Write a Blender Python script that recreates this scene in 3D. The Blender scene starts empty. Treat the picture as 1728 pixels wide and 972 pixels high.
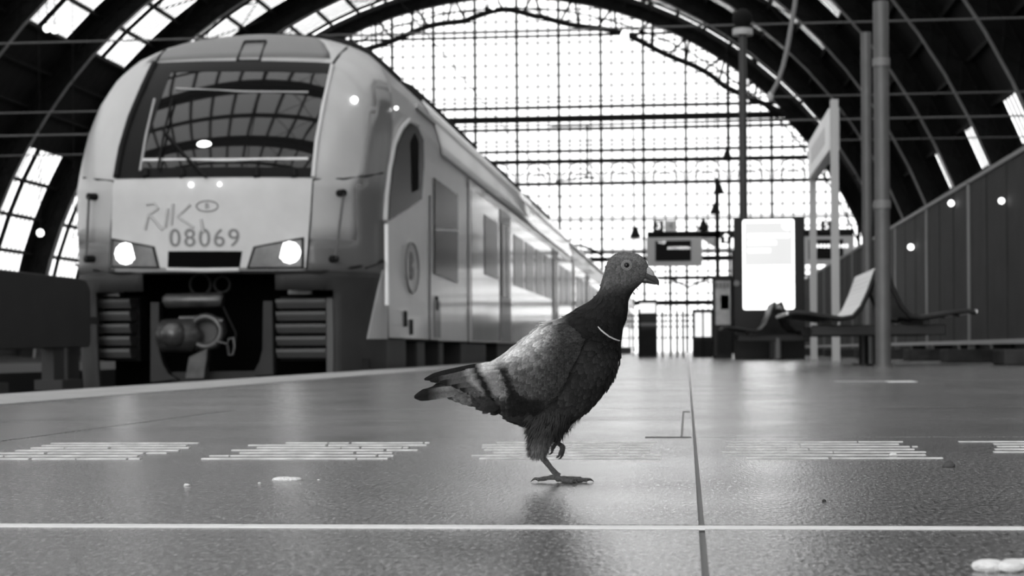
import bpy, math, random
from math import sin, cos, pi, radians, sqrt, atan, tan, exp
from mathutils import Vector, Matrix
random.seed(7)
C = bpy.context.scene
COL = C.collection
V = Vector

# ------------------------------------------------------------------ camera, sky, exposure
FPX = 2950.0; YAW = atan(296 / FPX); ROLL = 0.007; HC = 0.165; HY = 592.0
Rt = V((cos(YAW), sin(YAW), 0)); Fw = V((-sin(YAW), cos(YAW), 0)); Up = V((0, 0, 1))
cam_d = bpy.data.cameras.new('camera'); cam = bpy.data.objects.new('camera', cam_d); COL.objects.link(cam)
cx_ = Rt * cos(ROLL) - Up * sin(ROLL); cy_ = Rt * sin(ROLL) + Up * cos(ROLL)
cx_, cy_ = Rt * cos(ROLL) + Up * sin(-ROLL), Rt * sin(ROLL) + Up * cos(ROLL)
m = Matrix.Identity(4)
for i in range(3):
    m[i][0] = cx_[i]; m[i][1] = cy_[i]; m[i][2] = -Fw[i]
m[2][3] = HC
cam.matrix_world = m
cam_d.sensor_width = 36; cam_d.lens = FPX / 1728 * 36
cam_d.shift_y = (HY - 486) / 1728
cam_d.clip_end = 1000; cam_d.clip_start = 0.05
cam_d.dof.use_dof = True; cam_d.dof.focus_distance = 2.19; cam_d.dof.aperture_fstop = 13
C.camera = cam
C.view_settings.view_transform = 'Standard'; C.view_settings.look = 'None'
C.view_settings.gamma = 1; C.view_settings.use_curve_mapping = False
C.view_settings.exposure = 2.1
w = bpy.data.worlds.new('World'); C.world = w; w.use_nodes = True
w.node_tree.nodes['Background'].inputs[0].default_value = (1, 1, 1, 1)
w.node_tree.nodes['Background'].inputs[1].default_value = 1.0

def portal(loc, rot, sx, sy):
    l = bpy.data.lights.new('sky_portal', 'AREA'); l.shape = 'RECTANGLE'; l.size = sx; l.size_y = sy
    l.cycles.is_portal = True
    o = bpy.data.objects.new('sky_portal', l); COL.objects.link(o); o.location = loc; o.rotation_euler = rot
portal((-15.6, 151.5, 12), (-pi / 2, 0, 0), 66, 44)
portal((-15.6, -43, 12), (pi / 2, 0, 0), 68, 44)
portal((-15.6, 54, 33.6), (0, 0, 0), 50, 192)

# ------------------------------------------------------------------ pixel -> world maths
def ray(px, py):
    u = (px - 864) / FPX; v = (HY - py) / FPX
    return Fw + cx_ * u + cy_ * v
def atY(px, py, y):
    d = ray(px, py); return V((0, 0, HC)) + d * (y / d.y)
def atX(px, py, x):
    d = ray(px, py); return V((0, 0, HC)) + d * (x / d.x)
def atZ(px, py, z=0.0):
    d = ray(px, py); return V((0, 0, HC)) + d * ((z - HC) / d.z)

# ------------------------------------------------------------------ materials
def G(v): return (v, v, v, 1)
def mat(name, c, rough=0.5, metal=0.0, noise=0.0, nscale=8.0, bump=0.0, bscale=60.0, emit=0.0, coat=0.0, spec=0.5, col_attr=None, stretch=None):
    M = bpy.data.materials.new(name); M.use_nodes = True
    nt = M.node_tree; b = nt.nodes['Principled BSDF']; L = nt.links
    b.inputs['Base Color'].default_value = G(c); b.inputs['Roughness'].default_value = rough
    b.inputs['Metallic'].default_value = metal; b.inputs['Coat Weight'].default_value = coat
    b.inputs['Coat Roughness'].default_value = 0.06
    b.inputs['Specular IOR Level'].default_value = spec
    tc = nt.nodes.new('ShaderNodeTexCoord'); mp = nt.nodes.new('ShaderNodeMapping'); L.new(tc.outputs['Object'], mp.inputs[0])
    if stretch: mp.inputs['Scale'].default_value = stretch
    src = None
    if col_attr:
        at = nt.nodes.new('ShaderNodeAttribute'); at.attribute_name = col_attr; src = at.outputs['Color']
    if noise > 0:
        n = nt.nodes.new('ShaderNodeTexNoise'); n.inputs['Scale'].default_value = nscale; n.inputs['Detail'].default_value = 6
        L.new(mp.outputs[0], n.inputs[0])
        r = nt.nodes.new('ShaderNodeMapRange'); r.inputs[1].default_value = 0.25; r.inputs[2].default_value = 0.75
        r.inputs[3].default_value = 1 - noise; r.inputs[4].default_value = 1 + noise
        L.new(n.outputs[0], r.inputs[0])
        mx = nt.nodes.new('ShaderNodeMix'); mx.data_type = 'RGBA'; mx.blend_type = 'MULTIPLY'; mx.inputs[0].default_value = 1
        if src: L.new(src, mx.inputs[6])
        else: mx.inputs[6].default_value = G(c)
        L.new(r.outputs[0], mx.inputs[7]); src = mx.outputs[2]
    if src: L.new(src, b.inputs['Base Color'])
    if bump > 0:
        n = nt.nodes.new('ShaderNodeTexNoise'); n.inputs['Scale'].default_value = bscale; n.inputs['Detail'].default_value = 4
        L.new(mp.outputs[0], n.inputs[0])
        bp = nt.nodes.new('ShaderNodeBump'); bp.inputs['Strength'].default_value = bump; bp.inputs['Distance'].default_value = 0.01
        L.new(n.outputs[0], bp.inputs['Height']); L.new(bp.outputs[0], b.inputs['Normal'])
    if emit > 0:
        b.inputs['Emission Color'].default_value = G(1); b.inputs['Emission Strength'].default_value = emit
    return M
def glass_mat(name, tint=0.9, refl=0.06):
    M = bpy.data.materials.new(name); M.use_nodes = True; nt = M.node_tree; nt.nodes.clear()
    o = nt.nodes.new('ShaderNodeOutputMaterial'); t = nt.nodes.new('ShaderNodeBsdfTransparent'); t.inputs[0].default_value = G(tint)
    g = nt.nodes.new('ShaderNodeBsdfGlossy'); g.inputs['Roughness'].default_value = 0.1
    mx = nt.nodes.new('ShaderNodeMixShader'); mx.inputs[0].default_value = refl
    nt.links.new(t.outputs[0], mx.inputs[1]); nt.links.new(g.outputs[0], mx.inputs[2]); nt.links.new(mx.outputs[0], o.inputs[0])
    return M

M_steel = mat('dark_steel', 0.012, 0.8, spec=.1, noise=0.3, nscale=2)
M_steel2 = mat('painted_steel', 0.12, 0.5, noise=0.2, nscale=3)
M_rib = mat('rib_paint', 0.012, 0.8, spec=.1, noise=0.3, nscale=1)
M_flange = mat('lit_flange_paint', 0.2, 0.6, spec=.2, noise=0.15, nscale=2)  # light caught by the inner flange edge is painted in as a paler tone
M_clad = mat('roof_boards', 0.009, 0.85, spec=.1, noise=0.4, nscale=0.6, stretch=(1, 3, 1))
M_pane = glass_mat('roof_glass', 0.5)
M_gpane = glass_mat('gable_glass', 0.76, 0.03)
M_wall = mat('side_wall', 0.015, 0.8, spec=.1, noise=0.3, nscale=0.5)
M_bed = mat('ballast', 0.05, 0.9, noise=0.5, nscale=6, bump=0.6, bscale=14)
M_fine = mat('fine_bar', 0.15, 0.6)

# ------------------------------------------------------------------ mesh builder
class MB:
    def __init__(s): s.v = []; s.f = []; s.c = []; s.sm = []
    def add(s, vs, fs, col=None, smooth=False):
        n = len(s.v); s.v += [tuple(p) for p in vs]; s.f += [tuple(n + i for i in f) for f in fs]
        s.sm += [smooth] * len(fs)
        if col is None: s.c += [1.0] * len(vs)
        elif isinstance(col, (int, float)): s.c += [col] * len(vs)
        else: s.c += list(col)
        return s
    def box(s, x0, x1, y0, y1, z0, z1):
        vs = [(x, y, z) for z in (z0, z1) for y in (y0, y1) for x in (x0, x1)]
        return s.add(vs, [(0, 2, 3, 1), (4, 5, 7, 6), (0, 1, 5, 4), (2, 6, 7, 3), (0, 4, 6, 2), (1, 3, 7, 5)])
    def obox(s, c, a, b, d):   # centre and half vectors
        c, a, b, d = V(c), V(a), V(b), V(d)
        vs = [c + a * i + b * j + d * k for k in (-1, 1) for j in (-1, 1) for i in (-1, 1)]
        return s.add(vs, [(0, 2, 3, 1), (4, 5, 7, 6), (0, 1, 5, 4), (2, 6, 7, 3), (0, 4, 6, 2), (1, 3, 7, 5)])
    def tube(s, pts, r, n=10, cap=True, smooth=True):
        pts = [V(p) for p in pts]; k = len(pts)
        rr = r if isinstance(r, (list, tuple)) else [r] * k
        T = [(pts[min(i + 1, k - 1)] - pts[max(i - 1, 0)]).normalized() for i in range(k)]
        ref = V((0, 0, 1)) if abs(T[0].z) < .9 else V((1, 0, 0))
        a = T[0].cross(ref).normalized(); vs = []
        for i in range(k):
            a = (a - T[i] * a.dot(T[i])).normalized(); b = T[i].cross(a)
            for j in range(n):
                q = 2 * pi * j / n; vs.append(pts[i] + (a * cos(q) + b * sin(q)) * rr[i])
        fs = [(i * n + j, i * n + (j + 1) % n, (i + 1) * n + (j + 1) % n, (i + 1) * n + j) for i in range(k - 1) for j in range(n)]
        s.add(vs, fs, None, smooth)
        if cap:
            s.add(vs[:n], [tuple(range(n - 1, -1, -1))]); s.add(vs[-n:], [tuple(range(n))])
        return s
    def prism(s, pts, d):
        pts = [V(p) for p in pts]; d = V(d); n = len(pts)
        return s.add(pts + [p + d for p in pts], [tuple(range(n - 1, -1, -1)), tuple(range(n, 2 * n))] + [(i, (i + 1) % n, n + (i + 1) % n, n + i) for i in range(n)])
    def loft(s, rings, closed=True, caps=True, smooth=True, col=None):
        n = len(rings[0]); k = len(rings); vs = [p for r in rings for p in r]
        m_ = n if closed else n - 1
        fs = [(i * n + j, i * n + (j + 1) % n, (i + 1) * n + (j + 1) % n, (i + 1) * n + j) for i in range(k - 1) for j in range(m_)]
        if caps and closed: fs += [tuple(range(n - 1, -1, -1)), tuple(range((k - 1) * n, k * n))]
        return s.add(vs, fs, col, smooth)
    def sphere(s, c, r, n=12, k=8, sc=(1, 1, 1), smooth=True):
        c = V(c); rings = []
        for i in range(k + 1):
            t = pi * i / k; t = min(max(t, .02), pi - .02)
            rings.append([c + V((sin(t) * cos(2 * pi * j / n) * sc[0], sin(t) * sin(2 * pi * j / n) * sc[1], -cos(t) * sc[2])) * r for j in range(n)])
        return s.loft(rings, smooth=smooth)
    def build(s, name, mt, parent=None, local=False, bevel=0.0, kind=None, label=None, color=False, sub=0):
        me = bpy.data.meshes.new(name)
        off = V((0, 0, 0))
        if parent and not local:
            off = WL(parent)
        me.from_pydata([tuple(V(p) - off) for p in s.v], [], s.f)
        me.polygons.foreach_set('use_smooth', s.sm)
        me.materials.append(mt)
        if color:
            ca = me.color_attributes.new('Col', 'FLOAT_COLOR', 'POINT')
            ca.data.foreach_set('color', [x for c in s.c for x in (c, c, c, 1.0)])
        o = bpy.data.objects.new(name, me); COL.objects.link(o)
        if parent: o.parent = parent
        if bevel:
            b = o.modifiers.new('bevel', 'BEVEL'); b.width = bevel; b.segments = 2; b.limit_method = 'ANGLE'
        if sub:
            b = o.modifiers.new('sub', 'SUBSURF'); b.levels = sub; b.render_levels = sub
        if kind: o['kind'] = kind
        if label: o['label'] = label
        return o
def WL(o):
    l = V((0, 0, 0))
    while o: l = l + V(o.location); o = o.parent
    return l
def tag(o, label, cat, group=None, kind=None):
    o['label'] = label; o['category'] = cat
    if group: o['group'] = group
    if kind: o['kind'] = kind
    return o
def thing(name, label, cat, loc=(0, 0, 0), group=None, rz=0):
    o = bpy.data.objects.new(name, None); COL.objects.link(o); o.location = loc; o.rotation_euler = (0, 0, rz)
    o.empty_display_size = .1
    return tag(o, label, cat, group)
def struct(o, label=None):
    o['kind'] = 'structure'
    if label: o['label'] = label
    return o
def text(body, size, mt, parent, mtx, name='lettering', extrude=0.003, local=False):
    cu = bpy.data.curves.new('txt', 'FONT'); cu.body = body; cu.size = size; cu.extrude = extrude
    cu.align_x = 'CENTER'; cu.align_y = 'CENTER'
    t = bpy.data.objects.new('txt', cu); COL.objects.link(t)
    bpy.context.view_layer.update()
    me = bpy.data.meshes.new_from_object(t.evaluated_get(bpy.context.evaluated_depsgraph_get()))
    bpy.data.objects.remove(t)
    off = WL(parent)
    if local: off = V((0, 0, 0))
    me.transform(Matrix.Translation(-off) @ mtx)
    me.materials.clear(); me.materials.append(mt)
    o = bpy.data.objects.new(name, me); COL.objects.link(o); o.parent = parent
    return o
def lerp(a, b, t): return a + (b - a) * t
def interp(tab, x):
    if x <= tab[0][0]: return tab[0][1]
    for (a, b), (c, d) in zip(tab, tab[1:]):
        if x <= c: return b + (d - b) * (x - a) / (c - a)
    return tab[-1][1]
def copy_tree(o, parent=None):
    c = o.copy(); COL.objects.link(c)
    if parent: c.parent = parent
    for ch in list(o.children): copy_tree(ch, c)
    return c

# ------------------------------------------------------------------ setting: ground, platform, hall
PE = -2.80          # platform edge
bed = struct(MB().box(-49, 60, -45, 420, -1.2, -0.80).build('track_bed', M_bed))

def floor_mat():
    M = bpy.data.materials.new('platform_stone'); M.use_nodes = True
    nt = M.node_tree; b = nt.nodes['Principled BSDF']; L = nt.links; N = nt.nodes.new
    g = N('ShaderNodeNewGeometry')
    def noise(scale, det, st=(1, 1, 1)):
        mp = N('ShaderNodeMapping'); mp.inputs['Scale'].default_value = st; L.new(g.outputs['Position'], mp.inputs[0])
        n = N('ShaderNodeTexNoise'); n.inputs['Scale'].default_value = scale; n.inputs['Detail'].default_value = det
        L.new(mp.outputs[0], n.inputs[0]); return n.outputs[0]
    def rng(x, a, b_, c, d):
        r = N('ShaderNodeMapRange'); r.clamp = False; r.inputs[1].default_value = a; r.inputs[2].default_value = b_; r.inputs[3].default_value = c; r.inputs[4].default_value = d
        L.new(x, r.inputs[0]); return r.outputs[0]
    def mul(a, b_):
        m_ = N('ShaderNodeMath'); m_.operation = 'MULTIPLY'; L.new(a, m_.inputs[0]); L.new(b_, m_.inputs[1]); return m_.outputs[0]
    b.inputs['Specular IOR Level'].default_value = .75
    big = rng(noise(1.3, 4), .3, .7, .82, 1.15)
    fine = rng(noise(230, 3, (1, .3, 1)), .38, .62, .4, 1.6)
    v = mul(big, fine)
    cc = N('ShaderNodeCombineColor')
    m_ = N('ShaderNodeMath'); m_.operation = 'MULTIPLY'; m_.inputs[1].default_value = FLOOR_ALB; L.new(v, m_.inputs[0])
    for i in range(3): L.new(m_.outputs[0], cc.inputs[i])
    L.new(cc.outputs[0], b.inputs['Base Color'])
    L.new(rng(noise(2.2, 5), .3, .7, .17, .24), b.inputs['Roughness'])
    bp = N('ShaderNodeBump'); bp.inputs['Strength'].default_value = .55; bp.inputs['Distance'].default_value = .0016
    L.new(noise(230, 3, (1, .3, 1)), bp.inputs['Height'])
    bp2 = N('ShaderNodeBump'); bp2.inputs['Strength'].default_value = .08; bp2.inputs['Distance'].default_value = .002
    L.new(noise(70, 3, (1, .4, 1)), bp2.inputs['Height']); L.new(bp.outputs[0], bp2.inputs['Normal'])
    L.new(bp2.outputs[0], b.inputs['Normal'])
    return M
FLOOR_ALB = 0.165
M_floor = floor_mat()
M_joint = mat('joint_mortar', 0.17, 0.6)
M_cope = mat('coping_concrete', 0.36, 0.75, noise=0.2, nscale=5, bump=.3, bscale=80)
# platform slabs: real slabs on a mortar bed, joints 5 mm
struct(MB().box(PE + .05, 3.6, -6, 140, -.80, -.003).build('floor', M_joint))
sl = MB(); ys = [-6 + .0]; 
yj = [1.652 - .815 * k for k in range(9, 0, -1)] + [1.652, 2.465, 3.30]
while yj[-1] < 60: yj.append(yj[-1] + .83)
yj += [80, 110, 140]
xj = [-2.22, -1.30, .012, 1.30, 2.50, 3.6]
g_ = .0022
for a, b in zip(yj, yj[1:]):
    for x0, x1 in zip(xj, xj[1:]):
        gx = .0028 if abs(x0 - .012) < .01 else g_
        sl.box(x0 + gx, x1 - (.0028 if abs(x1 - .012) < .01 else g_), a + g_, b - g_, -.0045, random.uniform(-.0004, .0004))
struct(sl.build('floor_slabs', M_floor))
struct(MB().box(PE, -2.225, -6, 140, -.8, .003).build('floor_coping', M_cope))

struct(MB().box(3.6, 17.5, -6, 140, -.8, -.01).build('side_platform', mat('side_platform_stone', .06, .7)))
struct(MB().box(5.0, 18.0, 139, 139.5, -.01, 2.6).build('low_wall', mat('low_wall_paint', .08, .8)))
struct(MB().box(-14, -6.7, -20, 140, -.8, -.02).build('opposite_platform', mat('opposite_platform_stone', .03, .8, spec=.1)))
# painted / metal lines across
M_white = mat('white_line_paint', 0.8, 0.45, noise=.06, nscale=30)
o = MB().box(-1.9, 2.2, 1.615, 1.6255, -.001, .0008).box(-1.9, 2.2, 1.630, 1.6405, -.001, .0008).build('guide_line', M_white)
tag(o, 'double white line crossing the platform nearest the camera', 'floor line')
# tactile tiles: six raised ribs each
M_tac = mat('tactile_rib_paint', 0.62, 0.5, noise=.35, nscale=25, bump=.3, bscale=150)
M_tacb = mat('tactile_base', 0.16, 0.5, noise=.2, nscale=40)
names = ['tactile tile farthest left on the platform floor', 'tactile tile left of the pigeon tail on the floor', 'tactile tile directly behind the pigeon leg',
         'tactile tile right of the long floor joint', 'tactile tile cut off by the right edge of the floor']
for i, cx in enumerate((-1.015, -.612, -.197, .217, .635)):
    t = thing('tactile_tile', 'ribbed ' + names[i], 'tactile paving', (cx, 2.885, 0), 'ribbed tactile tiles in a row across the platform')
    for k in range(7):
        y = 2.66 + k * .077; a = random.uniform(-.02, .03); b = random.uniform(-.02, .02)
        q = MB(); x0 = cx - .145 + a; x1 = cx + .145 + b
        while x0 < x1:
            x2 = min(x0 + random.uniform(.03, .16), x1)
            q.box(x0, x2, y - .006, y + .006 , -.001, .0013); x0 = x2 + (random.uniform(.002, .006) if random.random() < .5 else 0)
        q.build('rib', M_tac, t)
# slim metal joint cover beside the long joint
t = MB().box(-.014, -.010, 3.30, 4.66, -.001, .002).box(-.014, .006, 4.64, 4.66, -.001, .002).box(-.08, .006, 3.298, 3.306, -.001, .0015).build('joint_cover', mat('joint_cover_metal', .05, .4))
tag(t, 'narrow dark L shaped joint cover in the floor right of the pigeon', 'joint cover')
# crumbs and droppings
M_crumb = mat('crumb', .75, .8, bump=.5, bscale=200)
def splat(name, lab, cat, c, rx, ry, hz, mt, n=16, seed=1):
    R = random.Random(seed); rings = []
    prof = [R.uniform(.55, 1.15) for _ in range(n)]
    for k, (s_, z) in enumerate(((1, 0), (.9, .6), (.55, 1), (.05, 1.05))):
        rings.append([V((c[0] + cos(2 * pi * j / n) * rx * s_ * prof[j], c[1] + sin(2 * pi * j / n) * ry * s_ * prof[j], z * hz * R.uniform(.8, 1.1))) for j in range(n)])
    return tag(MB().loft(rings).build(name, mt), lab, cat)
c0 = atZ(482, 810)
splat('bread_crumb', 'flat white smear of crumbs on the floor left of the pigeon foot', 'crumb', c0, .020, .016, .004, M_crumb, seed=2)
for (px, py, r, lab) in ((438, 816, .0028, 'tiny white crumb just left of the white smear'), (315, 820, .006, 'small pale crumb farthest left of the pigeon'), (538, 810, .002, 'tiny crumb just right of the white smear'),
                    (1508, 769, .008, 'white crumb lying on the tactile ribs right of the joint')):
    c = atZ(px, py); splat('bread_crumb', lab, 'crumb', c, r, r * .8, r * .5, M_crumb, 10, seed=px)
c = atZ(1602, 789); splat('dry_leaf', 'small dark dry leaf on the floor right of the joint', 'leaf', c, .012, .010, .008, mat('leaf_brown', .06, .8), 10, seed=4)
c = atZ(1390, 847); splat('pebble', 'tiny dark pebble on the slab right of the pigeon', 'pebble', c, .003, .003, .003, mat('pebble_dark', .02, .8), 8, seed=6)
c = atZ(1705, 965); R5 = random.Random(5)
q = MB()
for k in range(5):
    a = c + V((R5.uniform(-.016, .016), R5.uniform(-.006, .01), .004)); q.sphere(a, R5.uniform(.006, .010), 9, 6, (1.4, 1, .55))
tag(q.build('paper_scrap', M_crumb), 'crumpled pale scrap at the lower right corner of the floor', 'paper scrap')
for px, py, x1, lab in ((1410, 645, 1500, 'faint white dash painted on the far floor'), (1500, 645, 1550, 'short bright white dash on the far floor right side')):
    a = atZ(px, py); b = atZ(x1, py)
    tag(MB().box(a.x, b.x, a.y, a.y + .25, -.001, .002).build('floor_dash', M_white if px == 1500 else mat('worn_paint', .3, .6)), lab, 'floor marking')

# ---- the train hall
HX, HZ, HR, GY = -15.6, -2.4, 33.0, 150.0
def arc(R, ph, y): return V((HX + R * sin(ph), y, HZ + R * cos(ph)))
# ribs every 12 m
rib_ys = [GY - 12 * k for k in range(0, 17)]
NS = 40
def arcband(q, r0, r1, y0, y1, a0=-radians(86), a1=radians(86), n=NS):
    rings = []
    for i in range(n + 1):
        ph = lerp(a0, a1, i / n)
        rings.append([arc(r0, ph, y0), arc(r0, ph, y1), arc(r1, ph, y1), arc(r1, ph, y0)])
    q.loft(rings, smooth=False)
rw = MB(); arcband(rw, 33.1, 34.6, GY + .25, GY + .45)
rf = MB(); arcband(rf, 33.0, 33.1, GY - .09 + .35, GY + .09 + .35)
rf2 = MB(); arcband(rf2, 34.0, 34.1, GY - .35 + .35, GY + .35 + .35)
lat = MB()
for i in range(70):
    a = radians(-84 + 168 * i / 70); b = radians(-84 + 168 * (i + 1) / 70)
    lat.tube([arc(33.1, a, GY), arc(34.1, b, GY)], .045, 4); lat.tube([arc(33.1, b, GY), arc(34.1, a, GY)], .045, 4)
rib0 = thing('steel_arch', 'riveted steel arch', 'arch', (HX, GY, 0)); del rib0['category']; del rib0['label']; rib0['kind'] = 'structure'
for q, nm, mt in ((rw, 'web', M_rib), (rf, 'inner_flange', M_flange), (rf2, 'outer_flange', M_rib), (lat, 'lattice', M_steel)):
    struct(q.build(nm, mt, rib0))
for y in rib_ys[1:]:
    c = copy_tree(rib0); c.location = (HX, y, 0)
# cladding bays with skylights: one bay built, copied
bay = bpy.data.objects.new('ceiling', None); COL.objects.link(bay); bay.location = (HX, GY - 12, 0); bay['kind'] = 'structure'
y0 = GY - 12
cl = MB(); pn = MB(); br = MB()
ysub = [(0, 1.4, 0), (1.4, 5.5, 1), (5.5, 6.5, 0), (6.5, 10.6, 1), (10.6, 12, 0)]
dph = radians(4.3)
def quadp(q, R, pa, pb, ya, yb): q.add([arc(R, pa, ya), arc(R, pb, ya), arc(R, pb, yb), arc(R, pa, yb)], [(0, 1, 2, 3)])
k0 = -20
for k in range(-20, 20):
    pa, pb = k * dph, (k + 1) * dph; mid = abs((k + .5) * 4.3)
    sky = mid < 47; win = (59 < mid < 80) if k < 0 else (66 < mid < 71)
    for a, b, g in ysub:
        if g and (sky or win):
            e = dph * .06
            quadp(cl, 34.6, pa, pa + e, y0 + a, y0 + b); quadp(cl, 34.6, pb - e, pb, y0 + a, y0 + b)
            quadp(pn, 34.62, pa, pb, y0 + a, y0 + b)
            nb = 8 if sky else 5
            for j in range(1, nb):
                yy = y0 + lerp(a, b, j / nb); hw = .022 if sky else .06
                br.obox((arc(34.55, pa, yy) + arc(34.55, pb, yy)) / 2, (0, hw, 0), (arc(34.55, pb, yy) - arc(34.55, pa, yy)) / 2, arc(.03, (pa + pb) / 2, 0) - arc(0, 0, 0))
        else: quadp(cl, 34.6, pa, pb, y0 + a, y0 + b)
    # purlin
    br.obox(arc(34.4, pa, y0 + 6), (0, 6, 0), (arc(.09, pa + pi / 2, 0) - arc(0, 0, 0)), arc(.16, pa, 0) - arc(0, 0, 0))
for k in (-9, -5, 4, 8):   # cross bracing under the skylights
    for a, b in ((0, 6), (6, 12)):
        br.tube([arc(34.2, k * dph, y0 + a), arc(34.2, (k + 2) * dph, y0 + b)], .05, 4); br.tube([arc(34.2, k * dph, y0 + b), arc(34.2, (k + 2) * dph, y0 + a)], .05, 4)
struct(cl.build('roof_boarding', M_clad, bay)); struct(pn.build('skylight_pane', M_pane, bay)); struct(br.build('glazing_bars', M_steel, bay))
for j in range(1, 16):
    c = copy_tree(bay); c.location = (HX, GY - 12 - 12 * j, 0)
for sgn, nm in ((-1, 'wall_left'), (1, 'wall_right')):
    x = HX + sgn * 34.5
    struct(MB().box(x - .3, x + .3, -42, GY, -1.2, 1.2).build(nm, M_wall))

# gable screen
win1 = bpy.data.objects.new('window_1', None); COL.objects.link(win1); win1.location = (HX, GY, 0); win1['kind'] = 'structure'
GYS = GY + .9
def half_chord(z, R=33.4):
    d = R * R - (z - HZ) ** 2
    return sqrt(d) if d > 0 else 0
mul = MB()
for k in range(-13, 5):
    x = k * 3.64
    if abs(x - HX) > 33: continue
    zt = HZ + sqrt(33.4 ** 2 - (x - HX) ** 2)
    mul.box(x - .12, x + .12, GYS - .15, GYS + .15, -.8, zt)
struct(mul.build('mullion', M_steel, win1))
tr = MB()
for z, t_ in ((20.2, .26), (21.25, .08), (19.35, .07), (17.45, .07), (16.55, .13), (14.6, .11), (11.4, .07), (8.0, .2), (6.4, .09), (4.2, .2), (27.4, .09)):
    hcd = half_chord(z); tr.box(HX - hcd, HX + hcd, GYS - .2, GYS + .2, z - t_, z + t_)
struct(tr.build('transom', M_steel, win1))
fb = MB()
k = -60
for k in range(-46, 19):
    x = k * .91
    if k % 4 == 0 or abs(x - HX) > 33: continue
    zt = HZ + sqrt(33.4 ** 2 - (x - HX) ** 2); fb.box(x - .065, x + .065, GYS + .2, GYS + .26, 0, zt)
z = 1.2
while z < 30.5:
    hcd = half_chord(z); fb.box(HX - hcd, HX + hcd, GYS + .2, GYS + .26, z - .06, z + .06); z += .95
for k in range(-11, 5):     # decorative fan arcs in the frieze
    x = k * 3.64 + 1.82
    if abs(x - HX) > 30: continue
    for r in (.6, 1.1, 1.6):
        fb.tube([(x + r * cos(a_ * pi / 10), GYS + .1, 14.8 + r * sin(a_ * pi / 10)) for a_ in range(11)], .06, 4)
struct(fb.build('fine_glazing_bar', M_fine, win1))
ch = MB()
chord = [(radians(a_), 31.3 + (.75 * exp(-(a_ / 4.5) ** 2)) + .16 * sin(radians(a_ * 24)) * (abs(a_) > 5)) for a_ in range(-84, 85, 1)]
chord = [(p, r + (32.9 - r) * min(1, max(0, (abs(math.degrees(p)) - 37) / 10))) for p, r in chord]
ch.tube([arc(r, a_, GY + .2) for a_, r in chord], .26, 6)
for a_ in range(-84, 85, 3):
    ch.tube([arc(interp(chord, radians(a_)), radians(a_), GY + .2), arc(33.1, radians(a_ + (1.2 if a_ % 2 else -1.2)), GY + .2)], .11, 4)
ch.tube([arc(32.2, radians(a_), GY + .2) for a_ in range(-84, 85, 2)], .08, 4)
struct(ch.build('arch_tracery', M_steel, win1))
gp = MB(); gp.prism([arc(33.4, radians(-86 + 172 * i / 40), GYS + .3) for i in range(41)] , (0, .02, 0))
struct(gp.build('gable_pane', M_gpane, win1))
#@@TRAIN
# ------------------------------------------------------------------ the train
XC, Y0, HW = -4.36, 15.55, 1.5
WT = [(-.9, 1.44), (.2, 1.5), (2.3, 1.5), (2.6, 1.47), (2.87, 1.39), (3.1, 1.26), (3.28, 1.06), (3.38, .84), (3.44, .55), (3.47, .02)]
def W(z): return interp(WT, z)
def Dn(s, z):
    wz = W(z); a = min(abs(s) / wz * 1.5, 1.5)
    if a < .92: d = .12 * (a / .92) ** 2
    else:
        t = min((a - .92) / .58, 1); d = .12 + .26 * (a - .92) + .75 * (1 - sqrt(max(0, 1 - t * t)))
    if z > 1.72:
        t = z - 1.72; d += .45 * t + .25 * t * t
    else: d += .05 * (1.72 - z)
    if z > 2.9: d += .9 * (1 - sqrt(max(0, 1 - min((z - 2.9) / .58, 1) ** 2)))
    return d
def NP(s, z, off=0.0):
    e = .01
    n = V(((Dn(s + e, z) - Dn(s - e, z)) / (2 * e), -1, (Dn(s, z + e) - Dn(s, z - e)) / (2 * e))).normalized()
    return V((XC + s, Y0 + Dn(s, z), z)) + n * off
def hit(px, py):
    y = 16.0
    for _ in range(60):
        p = atY(px, py, y); y = lerp(y, Y0 + Dn(p.x - XC, p.z), .5)
    return (p.x - XC, p.z)
def sheet(rows, n=8, off=.008, thick=.03, m_=3):
    """rows of (left, right) pixel pairs traced from the nose, laid on the nose surface with real thickness"""
    R = [(hit(*a), hit(*b)) for a, b in rows]; RR = []
    for (a, b), (c, d) in zip(R, R[1:]):
        for k in range(m_): RR.append(((lerp(a[0], c[0], k / m_), lerp(a[1], c[1], k / m_)), (lerp(b[0], d[0], k / m_), lerp(b[1], d[1], k / m_))))
    RR.append(R[-1]); q = MB(); K = len(RR)
    top = [NP(lerp(a[0], b[0], j / n), lerp(a[1], b[1], j / n), off) for a, b in RR for j in range(n + 1)]
    bot = [NP(lerp(a[0], b[0], j / n), lerp(a[1], b[1], j / n), off - thick) for a, b in RR for j in range(n + 1)]
    N = n + 1; fs = [(i * N + j, i * N + j + 1, (i + 1) * N + j + 1, (i + 1) * N + j) for i in range(K - 1) for j in range(n)]
    q.add(top, fs, None, True)
    loop = [j for j in range(N)] + [i * N + n for i in range(1, K)] + [(K - 1) * N + j for j in range(n - 1, -1, -1)] + [i * N for i in range(K - 2, 0, -1)]
    L_ = [top[i] for i in loop] + [bot[i] for i in loop]; m2 = len(loop)
    q.add(L_, [(i, (i + 1) % m2, m2 + (i + 1) % m2, m2 + i) for i in range(m2)])
    return q
M_body = mat('train_silver_paint', 0.46, 0.3, noise=.05, nscale=3, coat=.2)
M_front = mat('front_white_paint', 0.55, 0.42, noise=.06, nscale=5)
M_capg = mat('roof_cap_grey', 0.15, 0.4, noise=.06, nscale=4)
M_band = mat('cab_grey_band', 0.13, 0.4, coat=.1)
M_skirt = mat('skirt_grey', 0.035, 0.6, spec=.25, noise=.15, nscale=4)
M_black = mat('under_black', 0.003, 0.9, spec=.05)
M_under = mat('underframe', 0.012, 0.7, spec=.2, noise=.4, nscale=3)
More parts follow.
